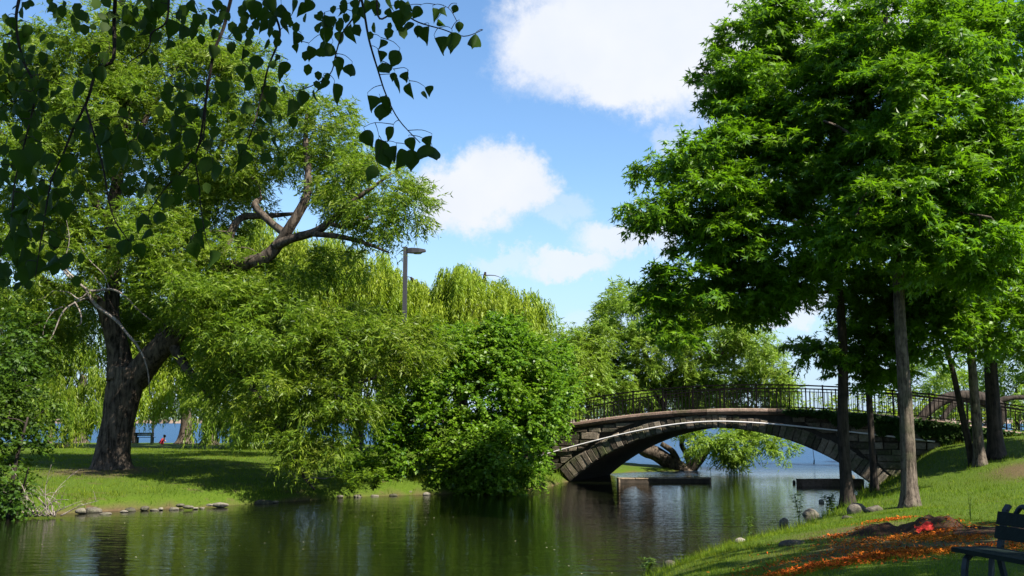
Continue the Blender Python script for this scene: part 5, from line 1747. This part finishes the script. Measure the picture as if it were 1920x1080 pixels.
m1 = mound(1748, 998, .72, .8, .30, 3, 'tall dark brown soil mound with the red cloth on its left flank')
m2 = mound(1652, 1000, .62, .6, .19, 8, 'lower soil mound with orange chips on top, left of the tall one')
m3 = mound(1835, 1000, .9, .8, .12, 13, 'low flat spread of dark soil between the tall mound and the bench')
b = MB()
r_ = np.random.default_rng(4)
n = 12
vs = []
for j in range(n):
    for i in range(n):
        u, v_ = i / (n - 1) - .5, j / (n - 1) - .5
        vs.append((u * .25 + .015 * math.sin(v_ * 11), v_ * (.12 + .05 * math.sin(u * 7)), .03 + u * .09 + .012 * math.sin(u * 9 + v_ * 5) * math.cos(v_ * 8) + .007 * math.sin(u * 23 + 2)))
b.add(vs, [(j * n + i, j * n + i + 1, (j + 1) * n + i + 1, (j + 1) * n + i) for j in range(n - 1) for i in range(n - 1)])
vs2 = [(x, y, z_ - .02) for x, y, z_ in vs]
b.add(vs2, [(j * n + i, (j + 1) * n + i, (j + 1) * n + i + 1, j * n + i + 1) for j in range(n - 1) for i in range(n - 1)])
cl = b.build('red_cloth', M['red'], None, True)
cl.location = (m1.x - .34, m1.y - .52, hr(m1.x - .34, m1.y - .52) + .10)
cl.rotation_euler = (.9, -.15, -.1)
tag(cl, 'bright red cloth lying against the dark soil mound', 'cloth')
# chips
PP = []
for (px, py, rx, ry, n) in ((1735, 1010, 1.5, 1.2, 2600), (1690, 1032, 1.8, 1.0, 3600), (1590, 1056, 1.2, .6, 2200), (1596, 1006, .45, .4, 900), (1830, 1006, 1.2, .9, 1600), (1668, 976, .4, .3, 500), (1770, 1040, 1.2, .8, 1500), (1640, 1050, 1.4, .6, 1400)):
    n = int(n * 1.7)
    p = ground_px(px, py, .95)
    q = RNG.normal(size=(n, 2)) * .62
    x, y = p.x + q[:, 0] * rx, p.y + q[:, 1] * ry
    kk = (hnoise(x, y, 2.6, 77) + .5 * hnoise(x, y, 8, 78) + RNG.normal(size=n) * .3) > .02
    PP.append(np.stack([x[kk], y[kk]], -1))
PP = np.concatenate(PP)
zz = h_right(PP[:, 0], PP[:, 1]) + RNG.uniform(.01, .05, len(PP))
for (mp_, rx, ry, h) in ((m2, .62, .6, .19), (m1, .72, .8, .30), (m3, .9, .8, .12)):
    rr = np.hypot((PP[:, 0] - mp_.x) / rx, (PP[:, 1] - mp_.y) / ry)
    zz += h * .95 * np.clip(1 - rr ** 1.6, 0, None)
P = np.column_stack([PP, zz])
X = RNG.normal(size=(len(P), 3)) * np.array((1, 1, .35))
ch = link('orange_chips', leaf_mesh('orange_chips', T_OVAL, P, X, RNG.normal(size=(len(P), 3)) * .4 + np.array((0, 0, 1)), RNG.uniform(.025, .07, len(P)), .55, M['orange']))
tag(ch, 'bright orange chips scattered over the shaded lawn and soil mounds', 'wood chips', None, 'stuff')

# ------------------------------------------------------------------ grass
def blades(name, X, Y, Z, h, w_, mat, label, lean=.35):
    n = len(X)
    P = np.column_stack([X, Y, Z])
    d = RNG.normal(size=(n, 3)) * lean + np.array((0, 0, 1.0))
    Nn = RNG.normal(size=(n, 3)) * np.array((1, 1, .1)) + np.array((0, -.5, 0))
    o = link(name, leaf_mesh(name, T_BLADE, P, d, Nn, h, w_ / h, mat))
    return tag(o, label, 'grass', None, 'stuff')


n = 245000
r = np.exp(RNG.uniform(math.log(7.0), math.log(50.0), n))
a = RNG.uniform(math.radians(-12), math.radians(32), n)
X, Y = r * np.sin(a), r * np.cos(a)
s = sdf(RIGHT_POLY, X, Y)
sv = soil_right(X, Y)
tuft = hnoise(X, Y, 2.2, 51) * .5 + hnoise(X, Y, 7, 52) * .5
k = (s > -.05) & (RNG.random(n) > sv * .93) & (RNG.random(n) < .72 + .5 * tuft)
pm = [(m1, .7), (m3, .8), (m2, .5)]
for mp_, rr in pm:
    k &= (np.hypot(X - mp_.x, Y - mp_.y) + .35 * hnoise(X, Y, 4, 91) > rr * .75) | (RNG.random(n) < .35)
X, Y, s, tuft = X[k], Y[k], s[k], tuft[k]
hgt = (.035 + .06 * RNG.random(len(X))) * (1 + .5 * tuft) * (1 + 2.6 * np.exp(-np.maximum(s, 0) / .55))
hgt *= 1 + 1.0 * sstep(26, 34, Y)
hgt = np.maximum(hgt, .02)
gz_ = h_right(X, Y) - .01
for (mp_, rx, ry, h) in ((m2, .62, .6, .19), (m1, .72, .8, .30), (m3, .9, .8, .12)):
    gz_ = gz_ + h * .9 * np.clip(1 - np.hypot((X - mp_.x) / rx, (Y - mp_.y) / ry) ** 1.6, 0, None)
blades('grass', X, Y, gz_, hgt, np.maximum(.0045, .00042 * np.hypot(X, Y)) * RNG.uniform(.7, 1.3, len(X)), M['grass'], 'green mown grass with taller tufts at the water edge of the right bank')
n = 115000
X = RNG.uniform(-28, 3, n)
Y = 28 + (RNG.random(n) ** 1.6) * 36
s = sdf(LEFT_POLY, X, Y)
sv = soil_left(X, Y)
k = (s > .0) & (RNG.random(n) > sv * .95) & (RNG.random(n) < .8 + .6 * hnoise(X, Y, 1.7, 63))
X, Y, s = X[k], Y[k], s[k]
hgt = RNG.uniform(.06, .15, len(X)) * (1 + 2.2 * np.exp(-((s - .5) / .6) ** 2) * (.5 + .8 * hnoise(X, Y, 1.6, 61)).clip(0, 1.4))
blades('grass', X, Y, h_left(X, Y) - .01, hgt, RNG.uniform(.012, .024, len(X)), M['grass_far'], 'sunlit and shaded grass covering the island bank on the left')


# ------------------------------------------------------------------ weeds and shore plants
def weed(px, py, h_px, stems, label, spread=.12, right=True, ll=.10):
    p = ground_px(px, py, .1) if right else on_z(px, py, .35)
    if right and p.z < 0:
        p = on_z(px, py, 0)
    e = tag(empty('weed', p), label, 'plant', 'weeds along the shores')
    H = h_px / FPX * p.y
    st = MB()
    PP, XX = [], []
    for i in range(stems):
        a = random.uniform(0, 6.28)
        tip = Vector((math.cos(a) * spread * H, math.sin(a) * spread * H, H * random.uniform(.7, 1)))
        sp = spline([Vector((0, 0, -.05)), tip * .5 + Vector((0, 0, .06 * H)), tip], 5)
        st.tube(sp, [.008 - .005 * k / (len(sp) - 1) for k in range(len(sp))], 5)
        for k in range(2, len(sp)):
            for _ in range(2):
                b_ = random.uniform(0, 6.28)
                PP.append(p + sp[k])
                XX.append((math.cos(b_), math.sin(b_), random.uniform(-.4, .5)))
    st.build('stem', M['weed'], e, True)
    n_ = len(PP)
    q = link('foliage', leaf_mesh('foliage', T_WILLOW, np.array([tuple(v) for v in PP]), np.array(XX), RNG.normal(size=(n_, 3)) * .3 + np.array((0, 0, 1)), RNG.uniform(.7, 1.3, n_) * ll, 1.6, M['weed' if right else 'fresh_weed'], tuple(p)), e)
    q['kind'] = 'stuff'


weed(1498, 974, 46, 5, 'leggy dark weed standing in the water in front of the booms', .16, ll=.16)
weed(1405, 1003, 34, 4, 'thin tall weed at the water edge below the flat stone', .10)
weed(1820, 975, 56, 2, 'single thin tall stalk on the lawn left of the bench', .05, ll=.05)
weed(1555, 955, 30, 9, 'grassy tuft on the shore left of the dark oak trunk', .30, ll=.18)
weed(1215, 1078, 30, 6, 'reedy tuft in the shallows at the bottom edge', .25, ll=.14)
for (px, py, h, lab) in ((700, 918, 40, 'lush leafy plant on the island shore left of the bright stone'), (660, 922, 44, 'shaded leafy plant under the hanging willow sprays'),
                         ):
    weed(px, py, h, 22, lab, .55, False, .22)

# ------------------------------------------------------------------ dead brush at the far left shore
p = on_z(78, 962, .15)
db = MB()
r_ = random.Random(9)
for i in range(26):
    a = r_.uniform(-1.2, 1.2)
    ln = r_.uniform(.5, 1.7)
    s0 = Vector((r_.uniform(-.5, .5), r_.uniform(-.2, .3), -.1))
    d = Vector((math.sin(a), r_.uniform(-.4, .4), r_.uniform(.25, 1.0))).normalized()
    m_ = s0 + d * ln * .5 + Vector((r_.uniform(-.1, .1), 0, r_.uniform(-.1, .15)))
    e_ = s0 + d * ln + Vector((r_.uniform(-.25, .25), 0, r_.uniform(-.35, .05)))
    sp = spline([s0, m_, e_], 5)
    r0 = r_.uniform(.010, .03)
    db.tube(sp, [r0 * (1 - .8 * k / (len(sp) - 1)) for k in range(len(sp))], 6)
    for q_ in range(2):
        f = sp[r_.randint(4, 9)]
        g_ = f + Vector((r_.uniform(-.4, .4), r_.uniform(-.2, .2), r_.uniform(-.1, .35)))
        db.tube(spline([f, f.lerp(g_, .5) + Vector((0, 0, .04)), g_], 3), [.010, .009, .008, .007, .006, .005, .004], 5)
o = db.build('dead_brush', M['dead_wood'], None, True)
o.location = p
tag(o, 'tangle of bare brown dead twigs hanging into the water far left', 'brush')
# fallen dead bough trailing at the water under the skirt of the willow
p = on_z(575, 912, .35)
db = MB()
db.tube(spline([(-1.1, .4, .9), (-.5, .2, .35), (-.1, 0, .1), (.35, -.1, 0)], 5), [.05] * 6 + [.04] * 5 + [.03] * 5, 7)
db.tube(spline([(-.1, 0, .1), (.2, 0, .32), (.7, 0, .30), (1.1, -.1, .42)], 5), [.035] * 6 + [.028] * 5 + [.018] * 5, 7)
o = db.build('fallen_bough', M['dead_wood'], None, True)
o.location = p
tag(o, 'pale bare fallen bough at the water edge under the hanging willow sprays', 'branch')
p = at(113, 829, 66)
lg = MB()
lg.tube([(-.55, 0, .14), (-.2, .05, .16), (.2, 0, .15), (.5, -.05, .12)], [.13, .17, .16, .11], 10)
o = lg.build('log', M['willow_bark'], None, True)
o.location = (p.x, p.y, hl(p.x, p.y) - .02)
tag(o, 'short brown log lying on the grass left of the pale stump-like trunk', 'log')

# ------------------------------------------------------------------ petals drifting on the water
n = 230
x = RNG.uniform(-16, 3, n)
y = RNG.uniform(17, 41, n)
k = (sdf(LEFT_POLY, x, y) < -.2) & (sdf(RIGHT_POLY, x, y) < -.2) & (hnoise(x, y, .6, 5) > -.2)
x, y = x[k], y[k]
o = link('petals', leaf_mesh('petals', T_OVAL, np.column_stack([x, y, np.full(len(x), .012)]), RNG.normal(size=(len(x), 3)) * np.array((1, 1, 0)), np.tile((0, 0, 1.0), (len(x), 1)), RNG.uniform(.025, .06, len(x)), 1.2, M['petal']))
tag(o, 'pale petals drifting on the dark water', 'petals', None, 'stuff')

# ------------------------------------------------------------------ far shore of the lake
fs_ = MB()
for k in range(60):
    x0 = -900 + k * 30
    fs_.box((x0 + 15, 660 + 20 * math.sin(k * .3), .4), (30.5, 60, 4.0 + .8 * math.sin(k * 1.7)))
o = fs_.build('far_bank', M['far_bank'])
o['kind'] = 'structure'
n = 26000
x = RNG.uniform(-900, 900, n)
y = 650 + 20 * np.sin(x * .01) + RNG.uniform(-10, 45, n)
top = 7 + 6 * hnoise(x, x * 0, .03, 3) + 3 * hnoise(x, x * 0, .11, 4) + 5 * sstep(-100, 300, x)
z = 1.5 + RNG.random(n) ** .8 * np.maximum(top, 3)
P = np.column_stack([x, y, z])
o = link('far_trees', leaf_mesh('far_trees', T_ROUND, P, RNG.normal(size=(n, 3)), RNG.normal(size=(n, 3)) + np.array((0, -.5, .8)), RNG.uniform(1.5, 3.0, n), 1.2, M['far_trees']))
tag(o, 'far band of trees along the opposite shore of the lake', 'wood', None, 'stuff')

tot = 0
for o in scn.objects:
    if o.type == 'MESH':
        tot += sum(len(p_.vertices) - 2 for p_ in o.data.polygons) if len(o.data.polygons) < 20000 else len(o.data.loops) - 2 * len(o.data.polygons)
print('TRIANGLES', tot, 'objects', len(scn.objects))
